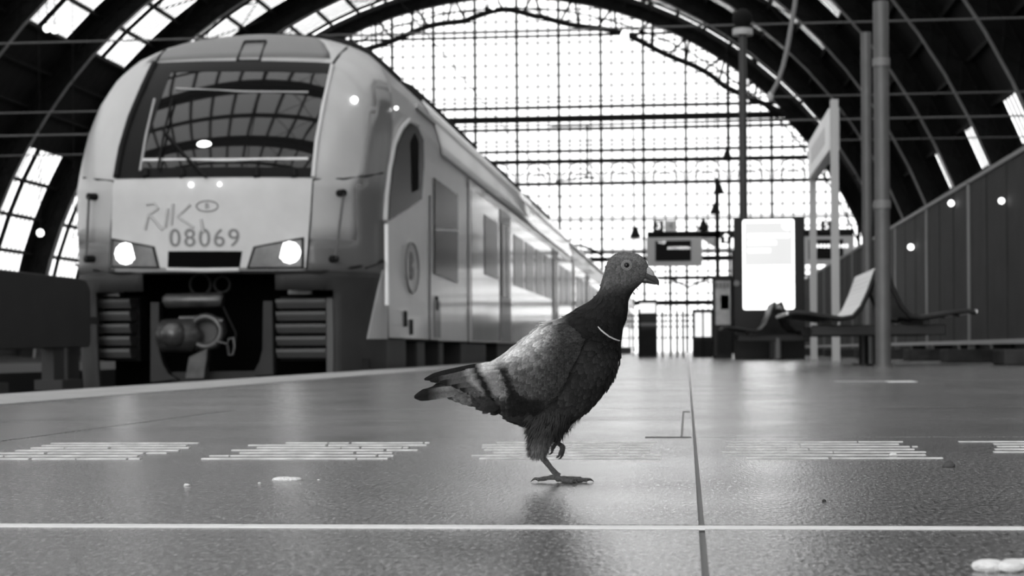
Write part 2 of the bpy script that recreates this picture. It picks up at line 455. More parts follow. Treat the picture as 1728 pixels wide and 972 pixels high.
M_glass = mat('windscreen_glass', 0.008, 0.04, spec=.5)
M_sglass = mat('side_glass', 0.008, 0.2, spec=.015)
M_frit = mat('printed_glass_border', 0.008, 0.3, spec=.1)
M_rub = mat('rubber', 0.006, 0.7, spec=.2)
M_louv = mat('louvre_grey', 0.10, 0.5, spec=.3)
M_coup = mat('coupler_steel', 0.10, 0.35, metal=.6, noise=.4, nscale=9)
M_lamp = mat('lamp_lit', 0.9, 0.3, emit=.8)
M_lens = mat('lamp_housing', 0.15, 0.12, noise=.3, nscale=9)
M_num = mat('number_grey', 0.16, 0.5)
M_emb = mat('emblem_grey', 0.17, 0.5)
M_num2 = mat('number_outline', 0.42, 0.5)
M_tag = mat('faded_marker', 0.46, 0.5)
M_bright = mat('edge_highlight_white', 0.9, 0.2)

train = thing('train', 'large pale passenger train with lit headlights standing at the platform edge', 'train', (XC, Y0, -.8))
car = bpy.data.objects.new('leading_car', None); COL.objects.link(car); car.parent = train; car.location = (0, 0, 0)
# nose shell zones
def nose_grid(test, name, mt, parent):
    q = MB(); us = []; n = 44
    for i in range(n + 1):
        t = -1 + 2 * i / n; us.append(sin(t * pi / 2 * .999))
    zs = [-.35, -.2, 0, .15, .3, .45, .6, .735, .85, .91, 1.0, 1.1, 1.2, 1.35, 1.5, 1.66, 1.72, 1.85, 2.0, 2.15, 2.3, 2.45, 2.6, 2.75, 2.87, 2.95, 3.02, 3.1, 3.18, 3.25, 3.31, 3.36, 3.40, 3.43, 3.455, 3.468]
    idx = {}
    for a in range(len(zs) - 1):
        for b in range(n):
            zc = (zs[a] + zs[a + 1]) / 2; uc = (us[b] + us[b + 1]) / 2
            if not test(uc * W(zc), zc, abs(uc)): continue
            f = []
            for (i, j) in ((a, b), (a, b + 1), (a + 1, b + 1), (a + 1, b)):
                if (i, j) not in idx:
                    idx[(i, j)] = len(q.v); q.v.append(tuple(NP(us[j] * W(zs[i]), zs[i]))); q.c.append(1)
                f.append(idx[(i, j)])
            q.f.append(tuple(f)); q.sm.append(True)
    o = q.build(name, mt, parent)
    sd = o.modifiers.new('solid', 'SOLIDIFY'); sd.thickness = .03; sd.offset = -1 
    return o
def zone(s, z, u):
    if z < .91:
        if abs(s) < .62 or (z < .735 and abs(s) < 1.10): return None
        return 'skirt'
    if z > 3.02 and u < .72: return 'roof_cap'
    if z < 1.20 and u > .6: return 'band'
    if s > (1.30 if z < 1.72 else 1.38 - .02 * (z - 1.72)) and z < 2.8: return 'band'
    return 'shell'
nose_grid(lambda s, z, u: zone(s, z, u) == 'shell', 'cab_shell', M_body, car)
nose_grid(lambda s, z, u: zone(s, z, u) == 'roof_cap', 'roof_cap', M_capg, car)
nose_grid(lambda s, z, u: zone(s, z, u) == 'band' and s < 0, 'cab_band', M_band, car)
nose_grid(lambda s, z, u: zone(s, z, u) == 'band' and s > 0, 'cab_band', M_band, car)
nose_grid(lambda s, z, u: zone(s, z, u) == 'skirt' and s < 0, 'skirt', M_skirt, car)
nose_grid(lambda s, z, u: zone(s, z, u) == 'skirt' and s > 0, 'skirt', M_skirt, car)
# front panel, windscreen, seams
sheet([((193, 305), (527, 303)), ((190, 350), (524, 350)), ((188, 400), (520, 400)), ((187, 453), (516, 452))], 14, .012).build('front_panel', M_front, car, label='pale front panel carrying the number')
ws = sheet([((262, 108), (561, 109)), ((243, 150), (551, 150)), ((222, 200), (543, 200)), ((207, 250), (536, 250)), ((197, 302), (530, 300))], 16, .012).build('windscreen', M_glass, car)
# windscreen border and inner frame
def strip(pxs, r, name, mt, parent, off=.018, n=6):
    pts = [NP(*hit(*p), off) for p in pxs]
    return MB().tube(pts, r, n).build(name, mt, parent)
strip([(262, 110), (243, 150), (222, 200), (207, 250), (198, 300)], .035, 'windscreen_seal', M_rub, car)
for rows, k in (([((262, 108), (296, 109)), ((243, 150), (279, 150)), ((222, 200), (262, 200)), ((207, 250), (246, 250)), ((197, 302), (236, 301))], 3),
                ([((285, 108), (561, 109)), ((280, 124), (557, 126))], 12), ([((232, 286), (532, 285)), ((230, 302), (530, 300))], 12)):
    sheet(rows, k, .016, .006).build('screen_border', M_frit, ws)
strip([(298, 152), (415, 157), (520, 158)], .010, 'blind_rail', mat('blind_rail', .4, .4), ws)
strip([(243, 272), (380, 272), (520, 270)], .016, 'dashboard_edge', mat('dash_edge', .75, .35), ws)
strip([(262, 170), (248, 230), (238, 290)], .014, 'inner_frame', mat('inner_frame', .35, .4), ws)
for px in (247, 308, 433, 496): strip([(px, 288), (px + 1, 300)], .035, 'mounting_block', M_rub, ws)
MB().sphere(NP(*hit(345, 245), .01), .07, 14, 8, (1, .4, .5)).build('cab_lamp', M_lamp, ws)
wp = strip([(350, 304), (312, 265), (277, 224)], .014, 'wiper', M_rub, car, off=.05)
strip([(294, 172), (281, 225), (270, 290)], .012, 'blade', M_rub, wp, off=.05)
strip([(141, 300), (165, 303), (195, 306)], .010, 'panel_seam', M_rub, car, off=.0)
strip([(528, 303), (580, 302), (620, 297), (646, 292)], .010, 'panel_seam', M_rub, car, off=.002)
strip([(528, 303), (523, 380), (516, 455)], .009, 'panel_seam', M_rub, car, off=.006)
strip([(193, 305), (189, 380), (186, 455)], .009, 'panel_seam', M_rub, car, off=.006)
strip([(560, 112), (545, 180), (534, 240), (528, 300)], .022, 'windscreen_trim', mat('trim_silver', .6, .3), car, off=.012)
strip([(130, 447), (160, 456), (200, 461), (330, 460), (470, 460), (540, 459), (600, 451), (645, 440)], .014, 'bumper_lip', M_under, car, off=.004)
hq = MB(); hp = [NP(*hit(*p), .012) for p in ((400, 104), (413, 72), (449, 71), (438, 104))]
for a, b in zip(hp, hp[1:] + hp[:1]): hq.tube([a, b], .012, 5)
hq.build('roof_hatch_seal', M_rub, car)
sheet([((645, 456), (653, 456)), ((632, 510), (653, 510)), ((619, 572), (652, 572))], 5, .012, .02).build('lower_side_panel', M_body, car)
strip([(262, 108), (268, 97), (280, 84)], .012, 'cap_seam', M_rub, car, off=.004)
strip([(561, 109), (570, 96), (584, 82), (600, 74)], .012, 'cap_seam', M_rub, car, off=.004)
# headlamps
for side, poly, lc in (('l', [((190, 402), (262, 416)), ((188, 452), (271, 453))], (215, 428)), ('r', [((428, 416), (513, 400)), ((416, 454), (513, 453))], (489, 426))):
    h = sheet(poly, 8, .018, .05).build('headlight', M_rub, car)
    (a, b), (c, d) = poly; k = .07
    def mixp(p, cen): return (lerp(p[0], cen[0], .10), lerp(p[1], cen[1], .14))
    cen = (sum(p[0] for p in (a, b, c, d)) / 4, sum(p[1] for p in (a, b, c, d)) / 4)
    sheet([(mixp(a, cen), mixp(b, cen)), (mixp(c, cen), mixp(d, cen))], 8, .026, .01).build('lens', M_lens, h)
    p = NP(*hit(*lc), .03); q = MB(); rr = .097
    for ring, cnt in ((0, 1), (.045, 6), (.08, 12)):
        for j in range(cnt):
            t = 2 * pi * j / cnt; q.tube([p + V((ring * cos(t), .0, ring * sin(t))), p + V((ring * cos(t), -.012, ring * sin(t)))], .024 if ring < .07 else .021, 10)
    q.tube([p + V((0, .01, 0)), p + V((0, -.006, 0))], rr, 24); q.build('led_cluster', M_lamp, h, label='lit cluster of round lamps')
# slot between the lamps
sl_ = sheet([((285, 424), (409, 424)), ((284, 452), (405, 452))], 6, .016, .03).build('coupler_slot', M_black, car)
strip([(283, 455), (345, 456), (404, 455)], .022, 'sill', M_front, sl_, off=.02)
# number, emblem, faded tag
def on_nose(px, py, off):
    s, z = hit(px, py); p = NP(s, z, off)
    xx = (NP(s + .05, z) - NP(s - .05, z)).normalized(); zz = (NP(s, z + .05) - NP(s, z - .05)).normalized(); nn = xx.cross(zz).normalized()
    mt_ = Matrix.Identity(4)
    for i in range(3): mt_[i][0] = xx[i]; mt_[i][1] = zz[i]; mt_[i][2] = nn[i]; mt_[i][3] = p[i]
    return mt_
sp = 24.7
for k, chh in enumerate('08069'):
    text(chh, .25, M_num2, car, on_nose(296 + k * sp, 403, .014) @ Matrix.Diagonal((1.1, 1.0, 1, 1)), 'number_outline', .001)
    text(chh, .225, M_num, car, on_nose(296.5 + k * sp, 403, .0165), 'number', .001)
e = on_nose(350, 348, .014); q = MB()
q.tube([e @ V((.10 * cos(t * pi / 12), .048 * sin(t * pi / 12), 0)) for t in range(25)], .006, 5, cap=False)
emb = q.build('oval_emblem', M_num, car); text('B', .075, M_num, emb, e, 'letter', .002)
tg = MB()
for st in ([(248, 345), (262, 343), (268, 352), (252, 362), (246, 388)], [(252, 362), (262, 372), (276, 388)], [(284, 352), (280, 384)], [(293, 344), (290, 380)], [(322, 345), (300, 366), (328, 384)], [(340, 370), (344, 392)]):
    tg.tube([NP(*hit(*p), .0125) for p in st], .016, 5)
tg.build('faded_tag', M_tag, car)
# grab handles on the corner panels
for a, b in (((572, 326), (560, 437)), ((162, 332), (158, 437))):
    h = strip([a, ((a[0] + b[0]) / 2, (a[1] + b[1]) / 2), b], .012, 'handrail_or_highlight', M_louv, car, off=.08)
    for p in (a, b):
        s, z = hit(*p); MB().tube([NP(s, z, -.01), NP(s, z, .09)], .034, 8).build('bracket', M_rub, h)
# marker lights high on the corner
for (px, py), r in (((597, 170), .035), ((669, 184), .02), ((323, 312), .022), ((371, 311), .018)):
    p = NP(*hit(px, py), .012); q = MB(); q.sphere(p, r, 10, 6); q.build('marker_light', M_lamp, car)

# sides: one profile extruded, by cars
prof = [(1.44, -.10), (1.5, .29), (1.5, 1.2), (1.5, 2.3), (1.47, 2.6), (1.39, 2.87), (1.26, 3.1), (1.06, 3.28), (.84, 3.38), (.55, 3.44), (.0, 3.47)]
def body(y0, y1, parent, mt=M_body):
    p = prof[1:]; ring = [(x, z) for x, z in p] + [(-x, z) for x, z in reversed(p[:-1])]
    q = MB(); q.loft([[V((XC + x, y, z)) for x, z in ring] for y in (y0, y1)], smooth=False); return q.build('car_body', mt, parent)
YS = Y0 + 1.02
# transition from nose edge to the full section
tq = MB(); ring = []
zz = [.0, .3, .6, .91, 1.2, 1.5, 1.72, 2.0, 2.3, 2.6, 2.75, 2.87, 3.0, 3.1, 3.2, 3.28, 3.34, 3.38, 3.42, 3.44, 3.46]
for sg in (1, -1):
    A = [V((XC + sg * W(z), Y0 + Dn(W(z), z), z)) for z in zz if z >= .29]; B = [V((XC + sg * W(z), 20.0, z)) for z in zz if z >= .29]
    tq.loft([A, B], closed=False, caps=False, smooth=False)
tq.build('cab_side', M_body, car)
body(20.0 - .002, 43.6, car)
# darker lower side of the nose corner and underframe skirt
uq = MB()
for sg in (1,): uq.box(XC + sg * 1.44 - .02, XC + sg * 1.44 + .02, YS, 17.9, -.3, .29)
uq.build('side_skirt', M_skirt, car)
q = MB(); q.loft([[V((XC + x + .012, y, z)) for x, z in ((1.485, 2.48), (1.47, 2.6), (1.43, 2.74), (1.39, 2.87), (1.33, 2.99), (1.25, 3.12))] for y in (20.4, 43.5)], closed=False, caps=False, smooth=True)  # pale strip paints in the skylight reflected along the roof curve
ro = q.build('roof_edge_sheen', mat('roof_sheen_paint', .75, .25, coat=.6), car, label='bright roof edge strip with the skylight reflection painted in'); sd_ = ro.modifiers.new('solid', 'SOLIDIFY'); sd_.thickness = .02
# roof edge gutter and dark roof equipment
MB().box(XC + 1.37, XC + 1.43, 19.0, 43.6, 2.84, 2.89).build('roof_gutter', M_front, car)
for y0, y1, k in ((18.15, 19.0, .07), (21, 26, .12), (29, 33, .12), (36, 40, .12)):
    ring = [(XC + s * 1.22, y, 3.02 + k) for s in (1, -1) for y in ()]
    pr = [(sg * x, z + k) for sg, pp in ((1, prof[6:]), (-1, list(reversed(prof[6:-1])))) for x, z in pp]
    rq = MB(); rq.loft([[V((XC + x, y, z)) for x, z in pr] + [V((XC - 1.2, y, 2.95)), V((XC + 1.2, y, 2.95))] for y in (y0, y1)], smooth=False)
    rq.build('roof_equipment', M_under, car)
# side details
SX = XC + 1.5
def side_poly(pxs, name, mt, parent, out=.012, X=SX):
    pts = [atX(px, py, X) for px, py in pxs]
    return MB().prism([p + V((-.03, 0, 0)) for p in pts], (.03 + out, 0, 0)).build(name, mt, parent)
cw = [(653, 372), (655, 330), (660, 285), (668, 245), (679, 222), (690, 208), (703, 216), (712, 236), (713, 280), (709, 336), (682, 355)]
sw = side_poly(cw, 'cab_side_window', M_sglass, car, .02)
MB().tube([atX(px, py, SX + .012) for px, py in [(650, 372), (652, 330), (657, 285), (665, 243), (677, 216), (690, 203), (705, 211)]], .028, 6).build('window_surround', M_front, sw)
side_poly([(690, 240), (697, 225), (703, 240), (703, 320), (692, 325)], 'inner_shade', M_black, sw, .024)
dw = side_poly([(732, 300), (771, 329), (771, 478), (732, 462)], 'door_window', M_sglass, car, .014)
side_poly([(733, 386), (770, 388), (770, 391), (733, 389)], 'window_bar', M_front, dw, .03)
MB().tube([atX(px, py, SX + .03) for px, py in [(652, 378), (652.5, 440), (653, 515)]], .022, 8).build('handrail_or_highlight', M_bright, car, label='bright vertical bar standing in for the highlight on the cab side edge')  # bar added in place of the highlight along the cab side edge
p = atX(695, 452, SX + .01); q = MB()
q.tube([p + V((.006, .42 * cos(t * pi / 14), .26 * sin(t * pi / 14))) for t in range(29)], .011, 5, cap=False)
oe = q.build('oval_emblem', M_emb, car)
text('B', .42, M_emb, oe, Matrix.Translation(p) @ Matrix.Rotation(pi / 2, 4, 'Z') @ Matrix.Rotation(pi / 2, 4, 'X'), 'letter', .004)
MB().tube([atX(px, py, SX + .004) for px, py in [(618, 452), (652, 440)]], .01, 5).build('panel_seam', M_rub, car)
for px, a, b in ((725, 330, 574), (790, 300, 580)):
    MB().tube([atX(px, a, SX + .002), atX(px, b, SX + .002)], .010, 5).build('door_seam', M_rub, car)
for px, py in ((684, 538), (694, 552), (737, 512)):
    c = atX(px, py, SX + .006); MB().box(c.x - .01, c.x + .012, c.y - .06, c.y + .06, c.z - .08, c.z + .08).build('hatch_handle', M_under, car)
c = atX(737, 560, SX); MB().box(SX - .01, SX + .012, c.y - .25, c.y + .25, .32, .75).build('service_flap', M_band, car)
# glossy passenger window band with doors along the rest of the cars
def windows(y0, parent, n, pitch, doors, door=True):
    for k in range(n):
        y = y0 + k * pitch
        if k in doors:
            d = MB().box(SX - .02, SX + .02, y, y + 1.5, .32, 2.35).build('sliding_door', M_band, parent)
            for a in (.12, .82): MB().box(SX, SX + .03, y + a, y + a + .56, 1.0, 2.15).build('door_window', M_sglass, d)
        else:
            MB().box(SX - .02, SX + .015, y, y + pitch - .35, 1.25, 2.1).build('side_window', M_sglass, parent)
M_gloss = mat('glossy_side_paint', 0.36, 0.10, spec=.35, noise=.08, nscale=.8)
MB().box(SX - .02, SX + .006, 23.15, 43.5, .31, 2.32).build('glossy_side_panel', M_gloss, car)
windows(24.6, car, 9, 2.1, (1, 6))
# second and third cars
for j, (a, b) in enumerate(((44.4, 69.5), (70.3, 96))):
    cr = bpy.data.objects.new('trailing_car', None); COL.objects.link(cr); cr.parent = train
    body(a, b, cr); MB().box(SX - .02, SX + .006, a + .3, b - .3, .31, 2.32).build('glossy_side_panel', M_gloss, cr)
    windows(a + 1, cr, 11, 2.1, (2, 7))
    MB().box(XC + 1.37, XC + 1.43, a, b, 2.84, 2.89).build('roof_gutter', M_front, cr)
    MB().box(XC - 1.2, XC + 1.2, a - .9, a + .1, .3, 3.0).build('gangway', M_rub, cr)
    q = MB()
    q.box(XC - 1.3, XC + 1.35, a + 1, b - 1, -.3, .29); q.build('underframe', M_under, cr)
# underframe of leading car: equipment boxes and bogies
uf = MB(); uf.box(XC - 1.35, XC + 1.1, 17.5, 43.4, -.1, .32); uf.build('underframe', M_black, car)
for (a, b, z0) in ((17.0, 17.95, -.35), (18.9, 19.5, -.35), (20.6, 21.0, -.2), (22.6, 25.5, -.3), (27, 31, -.3), (33, 37, -.3)):
    MB().box(XC + 1.1, XC + 1.42, a, b, z0, .285).build('equipment_box', M_skirt if a > 17.5 else M_under, car, bevel=.02)
for yb in (18.2, 21.2, 40.5):
    w_ = MB()
    for sg in (-.75, .75):
        w_.tube([(XC + sg - .06, yb, -.36), (XC + sg + .06, yb, -.36)], .42, 24, smooth=False)
    w_.tube([(XC - .75, yb, -.36), (XC + .75, yb, -.36)], .08, 8)
    w_.build('wheelset', M_under, car)
MB().box(XC - 1.3, XC + 1.3, 16.9, 17.2, -.5, .95).build('front_bulkhead', M_black, car)
# louvred step packs either side of the coupler
for x0, x1, y in ((465, 549, 15.95), (160, 218, 16.0)):
    lp = bpy.data.objects.new('louvre_pack', None); COL.objects.link(lp); lp.parent = car
    a = atY(x0, 505, y); b = atY(x1, 505, y); zt = a.z; hgt = (atY(x0, 505, y).z - atY(x0, 610, y).z) / 5
    for k in range(5):
        z = zt - k * hgt
        q = MB(); q.prism([V((a.x, y, z)), V((a.x, y, z - .03)), V((a.x, y + .05, z - hgt * .72)), V((a.x, y + .25, z - hgt * .72)), V((a.x, y + .25, z))], (b.x - a.x, 0, 0))
        q.build('louvre', M_louv, lp)
    MB().box(a.x - .02, b.x + .02, y + .26, y + .5, zt - 5 * hgt, zt + .03).build('louvre_back', M_under, lp)
    if x0 > 300:
        MB().box(b.x, b.x + .17, y + .02, y + .3, -.4, zt + .01).build('louvre_post', M_louv, lp, bevel=.01)
        for r_ in ((486, 478, 538, 494),):
            p = atY(486, 498, y + .05); q2 = atY(527, 490, y + .05)
            MB().box(p.x, q2.x, y + .03, y + .15, p.z, q2.z + .03).build('cable_box', M_coup, lp, bevel=.01)
        MB().box(b.x + .25, b.x + .37, y + .15, y + .3, -.4, .1).build('step_bracket', M_under, lp)
    else:
        MB().box(a.x - .09, a.x, y + .02, y + .3, .1, zt + .01).build('louvre_post', M_louv, lp, bevel=.01)
        p = atY(165, 498, y + .05); MB().box(p.x, p.x + .22, y + .03, y + .15, zt + .02, zt + .09).build('cable_box', M_coup, lp, bevel=.01)
# obstacle deflector posts and cross beam
df = MB()
def pxpoly(pts, y, th): return [atY(px, py, y) for px, py in pts], V((0, th, 0))
for poly in ([(254, 510), (268, 510), (268, 590), (275, 615), (285, 632), (300, 640), (254, 645)], [(444, 508), (459, 508), (461, 632), (425, 634), (438, 610), (443, 590)]):
    pts, d = pxpoly(poly, 15.9, .12); df.prism(pts, d)
pts, d = pxpoly([(290, 628), (430, 626), (430, 650), (290, 650)], 15.98, .1); df.prism(pts, d)
df.build('obstacle_deflector', M_skirt, car)
# coupler
cp = bpy.data.objects.new('coupler', None); COL.objects.link(cp); cp.parent = car
def at(px, py, y=15.75): return atY(px, py, y)
MB().tube([at(277, 509), at(281, 508), at(372, 506), at(376, 507)], [.05, .068, .068, .05], 16).build('air_cylinder', M_coup, cp)
MB().tube([at(268, 565, 15.8), at(276, 566, 15.75), at(325, 566, 15.75), at(330, 566, 15.8)], [.05, .15, .16, .08], 16).build('coupler_cone', M_coup, cp)
MB().sphere(at(292, 564, 15.62), .125, 16, 10).build('coupler_knuckle', M_coup, cp)
q = MB(); c = at(347, 560, 15.75)
q.tube([c + V((.14 * cos(t * pi / 12), 0, .14 * sin(t * pi / 12))) for t in range(25)], .035, 8, cap=False)
q.build('coupler_ring', M_coup, cp)
q = MB(); pts, d = pxpoly([(304, 535), (345, 530), (372, 536), (377, 560), (362, 588), (335, 592), (310, 590), (330, 565)], 15.85, .15); q.prism(pts, d); q.build('coupler_body', M_louv, cp, bevel=.015)
q = MB(); pts, d = pxpoly([(318, 602), (350, 588), (349, 606), (344, 640), (312, 640)], 15.7, .12); q.prism(pts, d); q.build('coupler_support', M_coup, cp, bevel=.01)
q = MB(); q.tube([at(303, 537), at(340, 536), at(376, 542)], .022, 8); q.build('release_bar', M_coup, cp)
q = MB(); q.tube([at(x, y, 15.7) for x, y in ((366, 576), (384, 581), (386, 572), (394, 570), (396, 585), (393, 599), (386, 599), (384, 583))], .012, 6); q.build('release_handle', M_coup, cp)
q = MB(); q.tube([at(x, y, 15.78) for x, y in ((374, 512), (385, 535), (398, 562), (396, 590))], .010, 6); q.build('air_hose', M_under, cp)
for px, py, r in ((338, 480, .10), (375, 480, .075)):
    c = at(px, py, 16.2); MB().tube([c + V((r * cos(t * pi / 12), 0, r * sin(t * pi / 12))) for t in range(25)], .012, 6, cap=False).build('horn_ring', M_skirt, car)
#@@STATION
# ------------------------------------------------------------------ station furniture
M_pole = mat('pole_paint', 0.09, 0.45, noise=.15, nscale=5)
M_lpole = mat('light_post_paint', 0.42, 0.45)
M_dark = mat('kiosk_black', 0.006, 0.4, spec=.2)
M_bench = mat('bench_black', 0.008, 0.45, spec=.25)
M_wire = mat('bench_mesh', 0.45, 0.3, metal=.6)
M_fence = mat('fence_panel', 0.024, 0.7, noise=.3, nscale=2.5, spec=.2)
M_fpost = mat('fence_post', 0.16, 0.5)
M_rail = mat('fence_rail', 0.30, 0.5)
# poles
def pole(name, lab, cat, px, py, r, ztop, base_r, base_h, mt=M_pole, bands=()):
    c = atZ(px, py)
    t = thing(name, lab, cat, (c.x, c.y, 0))
    MB().tube([(c.x, c.y, base_h), (c.x, c.y, ztop)], r, 20).build('shaft', mt, t)
    MB().tube([(c.x, c.y, .0), (c.x, c.y, base_h + .002)], base_r, 20).build('base_plate', mt, t)
    for z in bands: MB().tube([(c.x, c.y, z - .035), (c.x, c.y, z + .035)], r * 1.14, 20).build('clamp', M_fpost, t)
    return t, c
za = atY(1465, 55, atZ(1465, 611.5).y).z; zb = atY(1490, 3, atZ(1490, 619.5).y).z
P1, c1 = pole('steel_pole', 'shorter grey steel pole standing behind the back to back bench', 'pole', 1465, 611.5, .060, za, .075, .02)
P2, c2 = pole('steel_pole', 'taller grey steel pole with clamp rings nearest the right side bench', 'pole', 1490.5, 619.5, .067, zb, .085, .02, bands=(1.42, 2.66))
P3, c3 = pole('lamp_post', 'slim dark lamp post rising behind the lit display', 'lamp post', 1257, 603.5, .075, 6.3, .12, .1, mat('dark_pole', .03, .5))
MB().tube([(c3.x, c3.y, 6.3), (c3.x, c3.y, 6.42)], [.20, .20], 14).build('collar', M_lpole, P3)
MB().sphere((c3.x, c3.y, 6.62), .2, 12, 8).build('lamp_head', M_steel, P3)
# back to back bench carried by a beam between the poles
def bench_side(sg, xc, y0, y1, scale=1.0, mt_seat=M_bench, parent=None):
    pr = [(.84, .50), (.78, .515), (.66, .505), (.50, .475), (.36, .455), (.26, .47), (.19, .55), (.12, .70), (.055, .88), (.045, .90)]
    n = 0; k = 18
    q = MB()   # steel strips running along the bench, curved profile
    side = [V((xc + sg * a * scale, 0, b)) for a, b in pr]
    fine = []
    for a, b in zip(side, side[1:]): fine += [a.lerp(b, j / 4) for j in range(4)]
    fine.append(side[-1])
    seat = MB(); back = MB()
    for i in range(len(fine) - 1):
        m_ = fine[i]; m2 = fine[i + 1]; d = (m2 - m_); nrm = V((-d.z, 0, d.x)).normalized() * .008
        tgt = seat if i < 4 * 5 else back
        c = (m_ + m2) / 2 + V((0, (y0 + y1) / 2, 0))
        tgt.obox(c, d * .46, (0, (y1 - y0) / 2, 0), nrm)
    fr = MB()
    for y in (y0, (y0 + y1) / 2, y1): fr.tube([p + V((0, y, -.012)) for p in side], .020, 8)
    return seat, back, fr
def bench(lab, xc, y0, y1, beam_z, post, bright):
    t = thing('bench', lab, 'bench', (xc, (y0 + y1) / 2, 0), 'back to back platform benches')
    for sg in (-1, 1):
        seat, back, fr = bench_side(sg, xc, y0, y1)
        seat.build('seat', M_bench, t)
        back.build('backrest', M_wire if (bright and sg < 0) else M_bench, t)
        # three frames
        side_pts = None
        for k in range(3):
            y = lerp(y0, y1, k / 2)
            q = MB(); pr = [(.85, .485), (.78, .50), (.66, .49), (.50, .46), (.36, .44), (.26, .455), (.18, .545), (.11, .695), (.045, .88)]
            q.tube([(xc + sg * a, y, b) for a, b in (pr if k != 1 else pr[:6])], .022, 8); q.build('frame', M_bench, t)
        MB().tube([(xc + sg * .85, y0, .497), (xc + sg * .85, y1, .497)], .017, 8).build('front_edge', M_wire if bright else M_fpost, t)
    MB().box(xc - .62, xc + .62, y0 + .25, y0 + .33, beam_z - .05, beam_z + .05).build('crossbeam', M_bench, t, bevel=.008)
    MB().box(xc - .62, xc + .62, y1 - .33, y1 - .25, beam_z - .05, beam_z + .05).build('crossbeam', M_bench, t, bevel=.008)
    for sg in (-1, 1): MB().box(xc + sg * .42 - .03, xc + sg * .42 + .03, y0 + .1, y1 - .1, beam_z + .05, .44).build('long_rail', M_bench, t)
    if post:
        for y in (y0 + .29, y1 - .29):
            MB().tube([(xc, y, .012), (xc, y, beam_z)], .05, 12).build('leg', M_fpost if post == 2 else M_bench, t)
            MB().tube([(xc, y, 0), (xc, y, .014)], .12, 14).build('foot_plate', M_bench, t)
    return t
bench('long back to back bench beside the two steel poles, pale left backrest', 1.78, 16.35, 18.3, .335, 1, True)
bench('dark back to back bench standing in front of the lit display', 1.40, 27.2, 29.4, .335, 2, False)
# lit display
kc = atZ(1297, 605.3); KY = kc.y
a = atY(1238, 369, KY); b = atY(1357, 369, KY)
k = thing('information_display', 'tall black free standing display with a glowing white screen', 'display', ((a.x + b.x) / 2, KY, 0))
q = MB(); q.box(a.x, b.x, KY, KY + .22, .0, a.z); q.build('cabinet', M_dark, k, bevel=.01)
p0 = atY(1253, 371, KY - .01); p1 = atY(1341, 522, KY - .01)
M_screen = mat('screen_lit', .9, .3, emit=.55); M_screen2 = mat('screen_grey', .2, .3, emit=.165); M_scr3 = mat('screen_white', .5, .3, emit=.35)
def rbox(x0, x1, z0, z1, r, y, th):
    pts = []
    for cx, cz, a0 in ((x1 - r, z1 - r, 0), (x0 + r, z1 - r, pi / 2), (x0 + r, z0 + r, pi), (x1 - r, z0 + r, 3 * pi / 2)):
        for j in range(5): pts.append(V((cx + r * cos(a0 + j * pi / 8), y, cz + r * sin(a0 + j * pi / 8))))
    return MB().prism(pts, (0, th, 0))
sc = rbox(p0.x, p1.x, p1.z, p0.z, .04, KY - .012, .02).build('screen', M_screen, k)
zm = atY(1300, 448, KY).z
MB().box(p0.x + .03, p1.x - .03, KY - .016, KY - .013, zm, p0.z - .05).build('screen_header', M_screen2, sc)
for x0, x1, y in ((1262, 1332, 398), (1262, 1310, 410), (1262, 1300, 423)):
    A = atY(x0, y - 3, KY); B = atY(x1, y + 3, KY); MB().box(A.x, B.x, KY - .02, KY - .017, B.z, A.z).build('text_line', M_scr3, sc)
c = atY(1328, 380, KY); q = MB(); q.tube([(c.x, KY - .02, c.z), (c.x, KY - .017, c.z)], .085, 20); q.build('round_badge', M_scr3, sc)
A = atY(1262, 482, KY); MB().box(A.x, A.x + .45, KY - .02, KY - .017, A.z - .012, A.z + .012).build('dark_line', M_fpost, sc)
c = atY(1243, 478, KY); MB().tube([(c.x, KY - .012, c.z), (c.x, KY + .01, c.z)], .05, 14).build('badge', M_fpost, k)
# station name sign parallel to the track on two posts
s0 = atZ(1408, 610); s1 = atZ(1375, 607); sx = 1.885
t = thing('platform_sign', 'pale platform sign board on two light posts parallel to the track', 'sign', (sx, 24.5, 0))
for y, zt in ((22.6, 3.34), (26.5, 3.20)):
    MB().box(sx - .05, sx + .05, y - .05, y + .05, 0, zt).build('post', M_lpole, t, bevel=.006)
MB().box(sx - .07, sx + .07, 22.65, 26.45, 2.70, 3.24).build('sign_board', mat('sign_white', .7, .35), t, bevel=.01)
MB().box(sx - .075, sx - .069, 23.3, 25.8, 2.86, 3.08).build('sign_print', mat('sign_print', .45, .4), t)
# fence on the right
FX = 3.15
fy = [16.45 + 3.45 * i for i in range(13)]
ORD = ['nearest', 'second', 'third', 'fourth', 'fifth', 'sixth', 'seventh', 'eighth', 'ninth', 'tenth', 'eleventh', 'farthest', 'very last']
zt = 2.02
for i, (a, b) in enumerate(zip(fy, fy[1:])):
    lab = ORD[i] + ' dark fence panel counted from the right picture edge'
    t = thing('fence_panel', lab, 'fence', (FX, (a + b) / 2, 0), 'dark fence panels in a row on the right')
    q = MB(); q.box(FX - .015, FX + .015, a + .04, b - .04, .24, zt - .03)
    q.build('mesh_sheet', M_fence, t)
    for y in (a + .03, b - .03):
        MB().box(FX - .03, FX + .03, y - .025, y + .025, .152, zt).build('post', M_fpost, t)
    for y in (a + 1.15, a + 2.3):
        MB().box(FX - .022, FX + .02, y - .012, y + .012, .24, zt - .03).build('mid_post', M_fence, t)
    MB().box(FX - .03, FX + .03, a, b, zt - .03, zt + .015).build('top_rail', M_fpost, t)
    MB().box(FX - .06, FX + .04, a, b, .20, .245).build('bottom_rail', M_rail, t)
